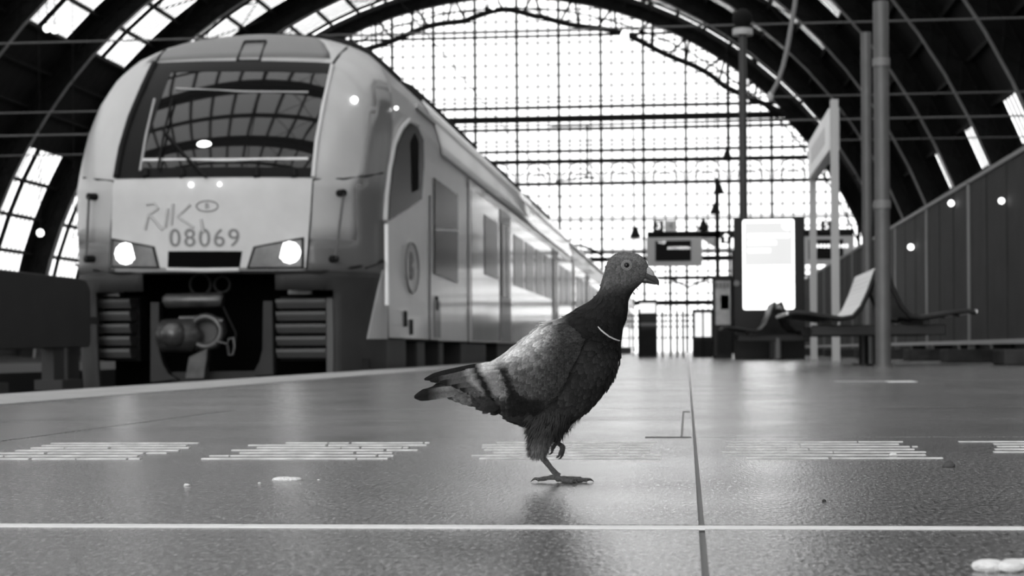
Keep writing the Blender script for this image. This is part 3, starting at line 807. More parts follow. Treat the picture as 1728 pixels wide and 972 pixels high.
for i, y in enumerate(fy):
    o = MB().box(FX - .30, FX + .30, y - .28, y + .34, .0, .15).build('concrete_foot', mat('foot_concrete', .035, .9, noise=.3, spec=.1) if i == 0 else bpy.data.materials['foot_concrete'], bevel=.02)
    tag(o, ORD[i] + ' dark concrete foot block under the fence, counted from the right', 'fence foot', 'concrete feet under the fence')
for px, py, lab in ((1605, 343, 'small round glowing white spot on the fence left of the middle post'), (1690, 339, 'small round glowing white spot high on the nearest fence panel'), (1537, 417, 'small round glowing white spot lowest on the far fence panels')):
    c = atX(px, py, FX - .07); o = MB().sphere(c, .035 * c.y / 20, 12, 8).build('glowing_spot', mat('glowing_white', .9, .3, emit=.8) if px == 1605 else bpy.data.materials['glowing_white'])  # white spheres with emission, set just off the fence face
    tag(o, lab, 'fitting')
# steel barrier left of the train
BX = -5.1
ya = 9.0; yb = atX(130, 520, BX).y
zt_ = atX(100, 469, BX).z; zb_ = atX(100, 592, BX).z
t = thing('barrier', 'wide dark grey steel barrier on legs at the far left before the train', 'barrier', (BX, 12, -.8))
pts = [V((BX, ya, zb_ - .03)), V((BX, yb - .04, zb_ + .03)), V((BX, yb, zb_ + .07)), V((BX, yb, zt_ - .09)), V((BX, yb - .1, zt_ - .01)), V((BX, yb - .25, zt_)), V((BX, ya, zt_))]
M_bar = mat('barrier_paint', .032, .7, noise=.1, nscale=3, spec=.2)
MB().prism(pts, (.12, 0, 0)).build('panel', M_bar, t, bevel=.01)
for y in (10.2, 12.0, 13.55):
    MB().box(BX + .0, BX + .1, y - .12, y + .12, -.8, zb_ + .05).build('leg', M_skirt, t)
    MB().box(BX - .03, BX + .2, y - .2, y + .25, -.12, -.04).build('bracket', M_skirt, t)
MB().box(BX - .25, BX - .1, yb + .05, yb + .35, -.8, zt_ - .02).build('end_post', M_skirt, t, bevel=.02)
MB().box(BX - .2, BX + .05, yb - .02, yb + .4, .42, .48).build('tie_bar', M_bar, t)
# departure boards hung from a gantry
M_board = mat('board_frame', .4, .5); M_bface = mat('board_face', .006, .6, spec=.1); M_btxt = mat('board_text', .8, .4, emit=.35)
GYb = 42.0
def g(px, py): return atY(px, py, GYb)
gt = thing('gantry', 'dark steel gantry with post and beam beyond the pigeon head', 'gantry', (g(1210, 600).x, GYb, 0))
a = g(1210, 300); MB().box(a.x - .05, a.x + .05, GYb, GYb + .1, 0, a.z).build('post', M_steel, gt)
a = g(1092, 391); b = g(1440, 397); MB().box(a.x, b.x, GYb, GYb + .12, b.z, a.z).build('beam', M_steel, gt)
a = g(1168, 395); b = g(1210, 418); MB().prism([g(1170, 395), g(1210, 395), g(1210, 420)], (0, .06, 0)).build('gusset', M_board, gt)
def board(x0, x1, y0, y1, lab, words, arrow):
    t = thing('departure_board', lab, 'departure board', (g((x0 + x1) / 2, y0).x, GYb, g(0, y0).z))
    a = g(x0, y0); b = g(x1, y1); MB().box(a.x, b.x, GYb - .2, GYb - .05, b.z, a.z).build('board_case', M_board, t, bevel=.01)
    for hx in (.2, .8): xx = lerp(a.x, b.x, hx); MB().box(xx - .02, xx + .02, GYb - .14, GYb - .1, a.z, a.z + .12).build('hanger', M_steel, t)
    wq = b.x - a.x
    f = MB().box(a.x + .16 * wq, b.x - .20 * wq, GYb - .215, GYb - .2, b.z + .12, a.z - .08).build('board_face', M_bface, t)
    for tx, fx, fz, sz in words:
        text(tx, sz, M_btxt, f, Matrix.Translation((lerp(a.x, b.x, fx), GYb - .222, lerp(b.z, a.z, fz))) @ Matrix.Rotation(pi / 2, 4, 'X'), 'lettering', .002)
    return t
board(1091, 1185, 402, 449, 'dark departure board hanging right of the pigeon head', [('11:07', .28, .82, .085), ('ANTWERPEN', .58, .62, .09)], 0)
bd2 = board(1349, 1440, 400, 446, 'second departure board seen between the light sign posts', [], 0)
def numsign(x0, lab, ch, dark):
    a = g(x0, 373); b = g(x0 + 18, 391)
    o = MB().box(a.x, b.x, GYb - .1, GYb - .02, b.z, a.z)
    t = thing('number_sign', lab, 'sign', ((a.x + b.x) / 2, GYb, b.z)); o.build('sign_panel', M_dark if dark else mat('sign_pale', .5, .5), t)
    text(ch, .24, M_btxt if dark else M_fpost, t, Matrix.Translation(((a.x + b.x) / 2, GYb - .105, (a.z + b.z) / 2)) @ Matrix.Rotation(pi / 2, 4, 'X'), 'numeral', .002)
for k_ in range(9):
    A = g(1376 + k_ * 6.2, 413); B_ = g(1380 + k_ * 6.2, 419); MB().box(A.x, B_.x, GYb - .222, GYb - .216, B_.z, A.z).build('blurred_character', M_btxt, bd2)
numsign(1102, 'small dark square track sign above the departure board', '3', True)
numsign(1123, 'small pale square track sign beside the dark one', '4', False)
numsign(1385, 'small dark track sign right of the lit display', '5', True)
a = g(1216, 391); b = g(1234, 411); t = thing('arrow_sign', 'small dark sign with a white up arrow left of the display', 'sign', ((a.x + b.x) / 2, GYb, b.z))
MB().box(a.x, b.x, GYb - .1, GYb - .02, b.z, a.z).build('sign_panel', M_dark, t)
cx = (a.x + b.x) / 2; cz = (a.z + b.z) / 2
MB().prism([V((cx + u * .1, GYb - .11, cz + v * .1)) for u, v in ((0, 1), (.8, .2), (.3, .2), (.3, -1), (-.3, -1), (-.3, .2), (-.8, .2))], (0, .008, 0)).build('arrow', M_btxt, t)
# bell shaped pendants on wires
for px, py, yy, zt_, lab in ((1213, 318, 60, 9.5, 'bell pendant above the thin gantry post'), (1207, 352, 55, 9.5, 'bell pendant lower on the gantry post wire'), (1227, 262, 48, 10, 'highest bell pendant beside the lamp post'),
                         (1187, 380, 60, 9.5, 'bell pendant above the departure board right end'), (1072, 392, 60, 9.5, 'bell pendant just above the pigeon head')):
    c = atY(px, py, yy); t = thing('bell_pendant', 'dark ' + lab, 'pendant', (c.x, c.y, c.z)); s_ = yy / 60 * .17
    MB().tube([c + V((0, 0, 1.2 * s_)), c + V((0, 0, .7 * s_)), c + V((0, 0, 0)), c + V((0, 0, -.9 * s_)), c + V((0, 0, -1.1 * s_))], [.2 * s_, .55 * s_, .75 * s_, 1.15 * s_, .9 * s_], 12).build('shade', M_steel, t)
    MB().tube([c + V((0, 0, 1.2 * s_)), c + V((0, 0, 3.5))], .012, 5).build('wire', M_steel, t)
# far machines at the platform end
def cabinet(name, lab, cat, x0, x1, y0, by, Y, parts):
    a = atY(x0, y0, Y); b = atY(x1, by, Y)
    t = thing(name, lab, cat, ((a.x + b.x) / 2, Y, 0)); MB().box(a.x, b.x, Y, Y + .5, 0, a.z).build('cabinet', M_dark, t, bevel=.02)
    for nm, q0, q1, r0, r1, mt in parts:
        A = atY(q0, r0, Y - .01); B = atY(q1, r1, Y - .01); MB().box(A.x, B.x, Y - .03, Y - .002, B.z, A.z).build(nm, mt, t)
    return t
M_poster = mat('poster_paper', .42, .5, noise=.3, nscale=5); M_pale = mat('pale_panel', .6, .4, emit=.25)
tp = cabinet('poster_case', 'tall poster case with a pale notice left of the lit display', 'poster case', 1202, 1236, 468, 602, 33, [('poster', 1207, 1233, 474, 548, M_poster), ('poster_picture', 1216, 1230, 498, 522, M_band), ('lower_panel', 1210, 1232, 560, 598, M_under)])
c = atY(1219.5, 481, 32.96)
for k_ in range(4): MB().box(c.x - .13 + k_ * .068, c.x - .085 + k_ * .068, c.y - .004, c.y, c.z - .05, c.z + .05).build('printed_mark', M_num, tp)
cabinet('ticket_machine', 'dark ticket machine just right of the pigeon neck', 'ticket machine', 1076, 1109, 506, 602, 40, [('screen', 1080, 1106, 512, 528, M_pale), ('ledge', 1077, 1108, 545, 550, M_fpost), ('lower_door', 1080, 1107, 556, 598, M_under)])
cabinet('vending_kiosk', 'small kiosk with a glowing white front left of the poster case', 'kiosk', 1168, 1203, 522, 602, 38, [('lit_front', 1173, 1200, 528, 568, M_pale), ('base_panel', 1171, 1201, 574, 598, M_under)])
for px, wd in ((1118, 'leftmost'), (1132, 'second from left'), (1143, 'third from left'), (1153, 'rightmost')):
    c = atZ(px, 602.2); o = MB().tube([(c.x, c.y, 0), (c.x, c.y, 1.05)], .035, 10).build('bollard', M_board)
    tag(o, wd + ' of four slim grey posts beyond the pigeon beak', 'post', 'slim posts at the far platform end')
for px, yy, hh, lab in ((1085, 38, 1.45, 'oval lamp head on a stalk right of the pigeon neck'), (1186, 37, 1.45, 'oval lamp head on a stalk above the glowing kiosk')):
    c = atY(px - 6 if px < 1100 else px, 518 if px < 1100 else 517, yy); t = thing('stalk_lamp', lab, 'lamp', (c.x, yy, 0))
    MB().tube([(c.x, yy, 0), (c.x, yy, c.z)], .02, 8).build('stalk', M_steel, t); MB().sphere(c, .075, 14, 8, (1, 1, .5)).build('lamp_head', mat('oval_lamp', .9, .3, emit=.5), t)
# platform railing and low structures at the far end, seen beyond the boards
rl = thing('end_railing', 'dark railing crossing the far end of the platform', 'railing', (0, 60, 0))
for z in (1.12, 1.32): MB().box(-2.6, 3.4, 60, 60.06, z, z + .05).build('rail', M_steel, rl)
for k_ in range(9): x = -2.6 + k_ * .75; MB().box(x - .025, x + .025, 60, 60.06, 0, 1.35).build('upright', M_steel, rl)
# canopy frame above the platform end
cf = thing('canopy_frame', 'light steel canopy truss beyond the departure board', 'canopy', (0, 70, 0))
for px in (1131, 1237): c = atY(px, 470, 70); MB().box(c.x - .06, c.x + .06, 70, 70.12, 0, atY(px, 425, 70).z).build('column', M_steel, cf)
a = atY(930, 426, 70); MB().box(a.x, 2.2, 70, 70.15, a.z - .09, a.z + .02).build('beam', M_steel, cf)
a = atY(1110, 470, 70); b = atY(1237, 470, 70); MB().box(a.x, b.x, 70, 70.1, a.z - .05, a.z + .02).build('lower_beam', M_steel, cf)
MB().tube([atY(1131, 470, 70), atY(1161, 485, 70), atY(1195, 470, 70)], .05, 6).build('brace', M_steel, cf)
MB().tube([atY(930 + 6 * i, 430 - 16 * sin(pi * i / 14), 70) for i in range(15)], .06, 6).build('arched_chord', M_steel, cf)
# cable drooping from above, transverse span rods, catenary
cb = MB().tube([atY(px, py, 20) for px, py in ((1352, -60), (1345, -20), (1341, 10), (1335, 45), (1329, 80), (1322, 110), (1312, 140), (1302, 158))], .028, 10).build('hanging_cable', M_fpost)
tag(cb, 'pale thick cable hanging down from the roof left of the poles', 'cable')
t = MB().sphere(atY(1300, 163, 20), .045, 10, 8, (.8, .8, 1.3)).build('cable_end', M_lpole, cb); 
for px, py, yy, lab in ((1340, 203, 40, 'thin span rod crossing the hall behind the pole tops'), (1330, 40, 40, 'highest thin span rod crossing the hall'), (1330, 163, 46, 'thin span rod crossing near the gable beam'), (60, 262, 57, 'thin span rod low behind the train roof on the left')):
    z = atY(px, py, yy).z
    o = MB().tube([(-48, yy, z), (17, yy, z)], .022, 6).build('span_rod', M_pole); tag(o, lab, 'rod')
for X, z, lab in ((-4.4, 5.6, 'overhead wire above the train roof'),):
    o = MB().tube([(X, -20, z), (X, 148, z)], .012, 5).build('overhead_wire', M_steel); tag(o, 'thin ' + lab, 'wire')
# catenary drop fittings in front of the gable
for px, y0_, y1_, lab in ((991, 212, 300, 'thin drop hanger before the gable left of centre'),):
    a = atY(px, y0_, 120); b = atY(px, y1_, 120); o = MB().tube([a, b], .09, 6).tube([b + V((-2.2, 0, -.2)), b, b + V((.6, 0, 0))], .07, 6).tube([a + V((-2.5, 0, 0)), a + V((22, 0, .3))], .07, 6).build('drop_hanger', M_steel); tag(o, lab, 'hanger')
# hall lamps
for px, py, yy, lab in ((68, 393, 90, 'small lit hall lamp before the left windows'), (125, 411, 90, 'small lit hall lamp at the left edge of the train'), (1054, 62, 120, 'pale hanging hall lamp under the arch right of centre'), (832, 4, 120, 'pale hanging hall lamp at the arch crown'),
                        (79, 48, 60, 'left lamp of a pair high at the left'), (92, 50, 60, 'right lamp of a pair high at the left')):
    c = atY(px, py, yy); s_ = yy * .0022; t = thing('hall_lamp', lab, 'lamp', tuple(c))
    MB().sphere(c, s_, 10, 8, (1, 1, 1.0 if px < 500 else 1.8)).build('globe', mat('globe', .9, .3, emit=.7) if px == 68 else bpy.data.materials['globe'], t)
    ph_ = math.asin(min(.99, (c.x - HX) / 34.0)); top = V((c.x, c.y, HZ + sqrt(34.2 ** 2 - (c.x - HX) ** 2))); MB().tube([c, top], .02, 5).build('drop_rod', M_steel, t)
#@@PIGEON
# ------------------------------------------------------------------ the pigeon
O = atZ(945, 814); d0 = O.dot(Fw); S = FPX / d0
def PL(px, py, dy=0.0):
    p = V((0, 0, HC)) + ray(px, py) * (d0 + dy) - O
    return V((p.dot(Rt), p.dot(Fw), p.z))
def toP(p): return 945 + p.x * S, 814 - p.z * S - .007 * (p.x * S)
BD = .012     # body centre plane
pg = thing('pigeon', 'grey pigeon standing on one leg on the platform, facing right, pale strand round its neck', 'pigeon', (O.x, O.y, 0), rz=YAW)
M_feath = mat('plumage', .05, .62, col_attr='Col', noise=.22, nscale=420, bump=.35, bscale=1400, spec=.12)
M_skinb = mat('body_down', .015, .7, noise=.3, nscale=150, bump=.4, bscale=600, spec=.2)
M_leg = mat('scaly_leg', .13, .5, noise=.45, nscale=520, bump=.8, bscale=900)
M_claw = mat('claw', .03, .35)
M_beak = mat('beak_horn', .035, .35, noise=.3, nscale=300)
M_cere = mat('cere_skin', .38, .6, noise=.15, nscale=700, bump=.3, bscale=1200)
rings = [((1095, 452), (1087, 473), 4.5), ((1089, 440), (1079, 481), 8.5), ((1077, 430), (1069, 491), 12), ((1058, 426.5), (1061, 506), 14.2), ((1041, 429), (1059, 522), 15),
         ((1028, 441), (1056.5, 536), 15.5), ((1020, 464), (1051, 552), 17), ((1013, 488), (1047, 574), 21), ((1001, 504), (1045.5, 600), 27), ((981, 518), (1037, 632), 35),
         ((953, 535), (1018, 663), 42), ((925, 544), (990, 694), 46), ((897, 562), (957, 712), 46), ((875, 580), (915, 722), 42), ((852, 597), (873, 714), 34),
         ((828, 611), (845, 696), 24), ((806, 621), (819, 679), 15), ((788, 629), (795, 668), 8)]
def cr(a, b, c, d, t):
    return .5 * ((2 * b) + (c - a) * t + (2 * a - 5 * b + 4 * c - d) * t * t + (3 * b - a - 3 * c + d) * t ** 3)
def ring_at(u):
    u = min(max(u, 0), len(rings) - 1.0001); i = int(u); t = u - i
    g_ = [rings[min(max(i + k, 0), len(rings) - 1)] for k in (-1, 0, 1, 2)]
    f = lambda h: cr(*[h(r) for r in g_], t)
    return (f(lambda r: r[0][0]), f(lambda r: r[0][1])), (f(lambda r: r[1][0]), f(lambda r: r[1][1])), f(lambda r: r[2])
def B(u, ph):
    t_, b_, w_ = ring_at(u); T = PL(*t_, BD); Bt = PL(*b_, BD); c = (T + Bt) / 2; h = (T - Bt) / 2
    cp_, sp_ = cos(ph), sin(ph)
    return c + h * cp_ + V((0, -w_ * .001 * (abs(sp_) ** .9) * (1 if sp_ >= 0 else -1), 0))   # ph 0 top, pi/2 towards the camera
def Bn(u, ph):
    du = (B(u + .06, ph) - B(u - .06, ph)); dp = (B(u, ph + .04) - B(u, ph - .04)); n = du.cross(dp)
    c = (B(u, 0) + B(u, pi)) / 2
    if n.dot(B(u, ph) - c) < 0: n.negate()
    return n.normalized(), du.normalized()
NR = 24
q = MB(); U = [k * .25 for k in range(int(17 / .25) + 1)]
q.loft([[B(u, 2 * pi * j / NR) for j in range(NR)] for u in U])
def thigh(path, mbq):
    R_ = []
    for px, py, hx, hy, dy in path:
        c = PL(px, py, dy); R_.append([c + V((hx * cos(2 * pi * j / 16), hy * sin(2 * pi * j / 16), 0)) for j in range(16)])
    mbq.loft(R_)
TH = [(935, 668, .036, .022, .002), (931, 690, .033, .022, 0), (924, 712, .027, .019, 0), (916, 732, .018, .014, 0), (910, 750, .0125, .0095, 0), (908, 760, .0085, .007, 0), (908, 766, .004, .004, 0)]
TH2 = [(950, 665, .030, .020, .032), (948, 695, .026, .018, .032), (943, 716, .018, .013, .034), (938, 732, .010, .008, .034), (935, 742, .005, .005, .034)]
thigh(TH, q); thigh(TH2, q)
bo = q.build('body', M_skinb, pg, local=True)
rm = bo.modifiers.new('remesh', 'REMESH'); rm.mode = 'VOXEL'; rm.voxel_size = .0022; rm.use_smooth_shade = True
sm = bo.modifiers.new('smooth', 'SMOOTH'); sm.factor = .5; sm.iterations = 6

RF = random.Random(11)
def feather(q, p, d, n, L, w, cfun, var=.3, lift=.0006, camber=.0006, st=((0, .45), (.3, .95), (.65, 1), (.88, .72), (1, .2)), off=.0002, shaft=.9):
    d = (d - n * d.dot(n)).normalized(); sd = d.cross(n).normalized(); vs = []; cs = []
    tn = RF.uniform(1 - var, 1 + var)
    for t, wp_ in st:
        for k in (-1, 0, 1):
            x = p + d * (L * t) + sd * (w * wp_ * k * .5) + n * (off + lift * t + camber * (1 - abs(k)) * (.5 + .5 * t))
            if k == 0 and t == 1: x = x + d * (w * .08)
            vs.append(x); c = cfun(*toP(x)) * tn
            c *= (.72, .85, 1.0, 1.2, 1.45)[min(4, int(t * 4.4))]  # painted shade between feathers: bases darker, tips lighter
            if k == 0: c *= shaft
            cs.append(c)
    m_ = len(st); fs = []
    for i in range(m_ - 1):
        for j in range(2): fs.append((i * 3 + j, i * 3 + j + 1, i * 3 + j + 4, i * 3 + j + 3))
    q.add(vs, fs, cs, True)
def sstep(a, b, x):
    t = min(max((x - a) / (b - a), 0), 1); return t * t * (3 - 2 * t)
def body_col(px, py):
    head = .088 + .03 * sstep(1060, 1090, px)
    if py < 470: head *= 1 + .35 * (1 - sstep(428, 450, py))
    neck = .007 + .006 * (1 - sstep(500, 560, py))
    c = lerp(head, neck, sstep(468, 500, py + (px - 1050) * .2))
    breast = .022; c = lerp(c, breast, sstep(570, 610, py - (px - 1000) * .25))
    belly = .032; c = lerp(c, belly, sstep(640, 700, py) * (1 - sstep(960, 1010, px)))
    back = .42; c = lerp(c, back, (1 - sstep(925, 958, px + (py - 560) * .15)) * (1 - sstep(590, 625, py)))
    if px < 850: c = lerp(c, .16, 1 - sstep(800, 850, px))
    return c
def head_col_j(px, py): return body_col(px, py)
pl = MB()
u = .25
while u < 16.6:
    t_, b_, w_ = ring_at(u); 
    L = interp([(0, .0030), (2, .0040), (4, .006), (6, .009), (8, .013), (11, .016), (17, .018)], u)
    c0_, c1_ = B(u, 0), B(u, pi); per = pi * ((c0_ - c1_).length / 2 + w_ * .001)
    n_ = max(8, int(per / (L * .42)))
    for j in range(n_):
        ph = 2 * pi * (j + RF.uniform(-.35, .35)) / n_; uu = u + RF.uniform(-.08, .08)
        if sin(ph) < -.5 and u > 1 and RF.random() < .5: continue
        n1, d1 = Bn(uu, ph); p = B(uu, ph)
        if u > 9 and cos(ph) < -.2: d1 = (d1 + V((0, 0, -.25))).normalized()
        jit = V((RF.uniform(-.12, .12), RF.uniform(-.12, .12), RF.uniform(-.12, .12)))
        ll = L * RF.uniform(.8, 1.2)
        rough_ = 1.0 if not (4.5 < u < 9.5) else 1.9
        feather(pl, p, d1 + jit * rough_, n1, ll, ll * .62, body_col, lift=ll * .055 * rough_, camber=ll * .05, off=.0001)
    seg = (B(u + .1, pi / 2) - B(u - .1, pi / 2)).length / .2
    u += L * .36 / max(seg, .004)
# downy thigh feathers
def thigh_feathers(TH_, seed, kk):
    Rr = random.Random(seed)
    for i in range(kk):
        u_ = Rr.uniform(0.6, len(TH_) - 1.4); a = int(u_); t = u_ - a; A = TH_[a]; Bq = TH_[a + 1]
        px, py, hx, hy, dy = [lerp(A[k], Bq[k], t) for k in range(5)]; ph = Rr.uniform(0, 2 * pi)
        n1 = V((cos(ph), sin(ph), -.05)).normalized(); p = PL(px, py, dy) + V((hx * cos(ph), hy * sin(ph), 0))
        nx = PL(Bq[0], Bq[1], Bq[4]) - PL(A[0], A[1], A[4]); d1 = nx.normalized() + n1 * Rr.uniform(-.05, .22) + V((Rr.uniform(-.2, .2), Rr.uniform(-.2, .2), 0))
        d1.normalize(); sd = d1.cross(n1).normalized(); L = Rr.uniform(.007, .013); w_ = Rr.uniform(.0007, .0016)
        base = .045 + .10 * sstep(725, 760, py) * Rr.uniform(.4, 1.8) * (1 if ph > pi * .75 else .6)
        vs = []; cs = []
        for tt, ww in ((0, 1), (.5, .9), (1, .12)):
            for k in (-1, 1): vs.append(p + d1 * L * tt + sd * w_ * ww * k * .5 + n1 * (.0003 + .0016 * tt * tt)); cs.append(base * Rr.uniform(.7, 1.3))
        pl.add(vs, [(0, 1, 3, 2), (2, 3, 5, 4)], cs, True)
thigh_feathers(TH, 3, 2600); thigh_feathers(TH2, 4, 700)
# crown and nape tufts that break the outline
for (px, py, dx, dz, L) in ((1030, 434, -1, .1, .008), (1036, 431, -1, .25, .007), (1012, 490, -.8, .5, .007), (1006, 497, -.9, .4, .007), (1016, 478, -.7, .3, .006), (952, 536, -1, .15, .012), (960, 531, -1, .1, .011), (1070, 481, -.2, -1, .004), (1064, 488, -.3, -1, .004)):
    for k in range(3):
        feather(pl, PL(px + (4 if px > 1000 else 2), py + 4, BD + RF.uniform(-.006, .006)), V((dx, RF.uniform(-.2, .2), dz)), V((-dz, -.5, abs(dx))).normalized(), L, .003, body_col, lift=.0012)
po = pl.build('plumage', M_feath, pg, local=True, color=True, kind='stuff')

# depth of the near flank, for laying wing feathers
samp = []
for a in range(30, 171):
    uu = a * .1
    for b in range(1, 24):
        p = B(uu, pi * b / 24); samp.append((p.x, p.z, p.y))
def flank(p2x, p2z):
    best = sorted(samp, key=lambda s_: (s_[0] - p2x) ** 2 + (s_[1] - p2z) ** 2)[:6]
    ws_ = [1 / ((s_[0] - p2x) ** 2 + (s_[1] - p2z) ** 2 + 4e-6) for s_ in best]
    return sum(w_ * s_[2] for w_, s_ in zip(ws_, best)) / sum(ws_)
wout = [(985, 575), (965, 556), (945, 547), (925, 547), (897, 564), (875, 582), (852, 599), (828, 613), (806, 624), (792, 634), (794, 652), (802, 672), (818, 688), (842, 692), (870, 694), (905, 692), (932, 676), (950, 650), (962, 622), (976, 598)]
def inside(px, py):
    c = False; n = len(wout); j = n - 1
    for i in range(n):
        xi, yi = wout[i]; xj_, yj_ = wout[j]
        if (yi > py) != (yj_ > py) and px < (xj_ - xi) * (py - yi) / (yj_ - yi) + xi: c = not c
        j = i
    return c
top_t = [(792, 632), (828, 612), (852, 598), (875, 581), (897, 563), (925, 545), (945, 545), (985, 572)]
bot_t = [(792, 655), (802, 672), (818, 688), (842, 692), (870, 694), (905, 692), (932, 676), (950, 650), (985, 585)]
def tv(px, py):
    a = interp(top_t, px); b = interp(bot_t, px); return min(max((py - a) / max(b - a, 6), 0), 1)
def barline(px, py, a, b): return px - lerp(a[0], b[0], (py - a[1]) / (b[1] - a[1]))
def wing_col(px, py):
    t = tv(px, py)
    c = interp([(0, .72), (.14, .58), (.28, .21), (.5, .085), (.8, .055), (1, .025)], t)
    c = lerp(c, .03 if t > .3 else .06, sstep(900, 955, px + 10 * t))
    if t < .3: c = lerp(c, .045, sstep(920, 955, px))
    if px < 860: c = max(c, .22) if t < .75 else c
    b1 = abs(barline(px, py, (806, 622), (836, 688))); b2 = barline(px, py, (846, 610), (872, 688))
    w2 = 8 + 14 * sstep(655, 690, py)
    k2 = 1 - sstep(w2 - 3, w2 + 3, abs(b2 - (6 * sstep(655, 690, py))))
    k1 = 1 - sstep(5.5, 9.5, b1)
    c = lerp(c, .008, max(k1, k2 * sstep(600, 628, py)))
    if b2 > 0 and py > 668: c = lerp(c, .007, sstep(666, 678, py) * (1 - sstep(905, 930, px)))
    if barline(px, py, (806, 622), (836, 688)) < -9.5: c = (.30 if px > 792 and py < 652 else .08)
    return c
def wing_mesh():
    wq = MB()
    # rear first: flight feathers reaching over the tail
    for (bx, by, tx, ty, w_, dd) in ((858, 612, 716, 640, .011, -.004), (855, 620, 726, 643, .011, -.0055), (850, 628, 742, 646, .012, -.007), (848, 640, 762, 650, .013, -.008), (850, 650, 776, 656, .013, -.009), (852, 662, 788, 664, .013, -.010)):
        n = 10; vs = []; cs = []
        for i in range(n + 1):
            t = i / n; px = lerp(bx, tx, t); py = lerp(by, ty, t) + 5 * sin(pi * t) * -.4
            pr_ = min(1, .55 + t) * (1 if t < .8 else sqrt(max(0, 1 - ((t - .8) / .205) ** 2)))
            yy = flank(PL(bx, by, 0).x, PL(bx, by, 0).z)
            yb_ = lerp(yy - .003, BD - .008 + dd, sstep(0, 1, t))
            for k in (-1, 0, 1):
                p = PL(px, py, yb_); p = p + V((.0, -.0012 * (1 - abs(k)), w_ * .5 * k * pr_)) 
                vs.append(p); cc = (.012 if (t > .84 or by < 616) else .09)
                cx2, cy2 = toP(p); 
                if cx2 > 792: cc = wing_col(cx2, cy2)
                cs.append(cc * (.8 if k == 0 else 1))
        wq.add(vs, [(i * 3 + j, i * 3 + j + 1, i * 3 + j + 4, i * 3 + j + 3) for i in range(n) for j in range(2)], cs, True)
    px = 796.0
    while px < 985:
        L = interp([(796, .026), (840, .022), (880, .017), (930, .011), (985, .006)], px); stp = L * S * .30
        py = 548 + RF.uniform(0, 5)
        while py < 695:
            qx = px + RF.uniform(-.3, .3) * stp; qy = py + RF.uniform(-.3, .3) * stp * .8
            if inside(qx, qy):
                t = tv(qx, qy); ang = radians(lerp(26, 66, t)) if qx > 850 else radians(lerp(16, 48, t))
                # the base lies ahead of the tip
                l2 = L * RF.uniform(.85, 1.15); bx = qx + cos(ang) * l2 * S * .5; by = qy - sin(ang) * l2 * S * .5
                P0 = PL(qx, qy, 0); y_ = flank(P0.x, P0.z)
                e = .004; nx_ = (flank(P0.x + e, P0.z) - flank(P0.x - e, P0.z)) / (2 * e); nz_ = (flank(P0.x, P0.z + e) - flank(P0.x, P0.z - e)) / (2 * e)
                nx_ = max(-1.2, min(1.2, nx_)); nz_ = max(-1.2, min(1.2, nz_))
                n1 = V((nx_, -1, nz_)).normalized(); 
                d1 = V((-cos(ang), 0, -sin(ang)))
                yb_ = min(y_, BD - .012) - .0035 - .0018 * sstep(796, 985, qx)
                p = PL(qx, qy, yb_); d1 = (d1 - n1 * d1.dot(n1)).normalized(); p = p - d1 * l2 * .5
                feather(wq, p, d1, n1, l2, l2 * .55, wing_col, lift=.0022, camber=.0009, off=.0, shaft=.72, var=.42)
            py += stp * .85
        px += stp
    return wq
wq = wing_mesh()
M_wing = mat('wing_feathers', .2, .55, col_attr='Col', noise=.25, nscale=380, bump=.5, bscale=1100, spec=.15)
wing = wq.build('wing', M_wing, pg, local=True, color=True, label='wing with pale shoulder and two dark bars')
wf = MB(); wf.v = [(x, 2 * BD - y, z) for x, y, z in wq.v]; wf.f = wq.f; wf.c = wq.c; wf.sm = wq.sm
wf.build('wing', M_wing, pg, local=True, color=True)
# tail feathers
tl = bpy.data.objects.new('tail', None); COL.objects.link(tl); tl.parent = pg
tl['label'] = 'grey tail with a dark end band'
for i, (tx, ty, w_, dy) in enumerate(((699, 670, .014, -.012), (704, 668, .014, -.006), (722, 661, .015, .0), (727, 657, .015, .008), (715, 664, .015, .016), (702, 667, .014, .026), (700, 669, .014, .034))):
    bx, by = 832, 650 - (i if i < 4 else 3); n = 12; vs = []; cs = []; rq_ = MB()
    for a in range(n + 1):
        t = a / n; px = lerp(bx, tx, t); py = lerp(by, ty, t)
        pr_ = min(1, .6 + t) * (1 if t < .85 else sqrt(max(0, 1 - ((t - .85) / .155) ** 2)))
        dd = lerp(BD + (dy - BD) * .25, dy, t) - .0004 * i
        for sgn in (1, -1):
            for k in (-1, -.5, 0, .5, 1):
                p = PL(px, py, dd) + V((0, sgn * -.0002 + .0015 * abs(k), w_ * .5 * k * pr_)); vs.append(p)
                cc = lerp(.13, .012, sstep(.68, .80, t)) * (1.25 if abs(k) == 1 and t < .8 else 1) * (.7 if k == 0 else 1)
                if i == 0 and t < .7 and t > .2: cc *= 1.2
                cc *= .75 + .5 * ((a * 7 + int(k * 2) * 5 + i * 3) % 5) / 5
                cs.append(cc)
    for a in range(n):
        for j in range(4):
            o1 = a * 10 + j; rq_.f.append((o1, o1 + 1, o1 + 11, o1 + 10)); rq_.f.append((o1 + 5, o1 + 15, o1 + 16, o1 + 6))
    rq_.v = [tuple(p) for p in vs]; rq_.c = cs; rq_.sm = [True] * len(rq_.f)
    rq_.build('tail_feather', M_wing, tl, local=True, color=True)
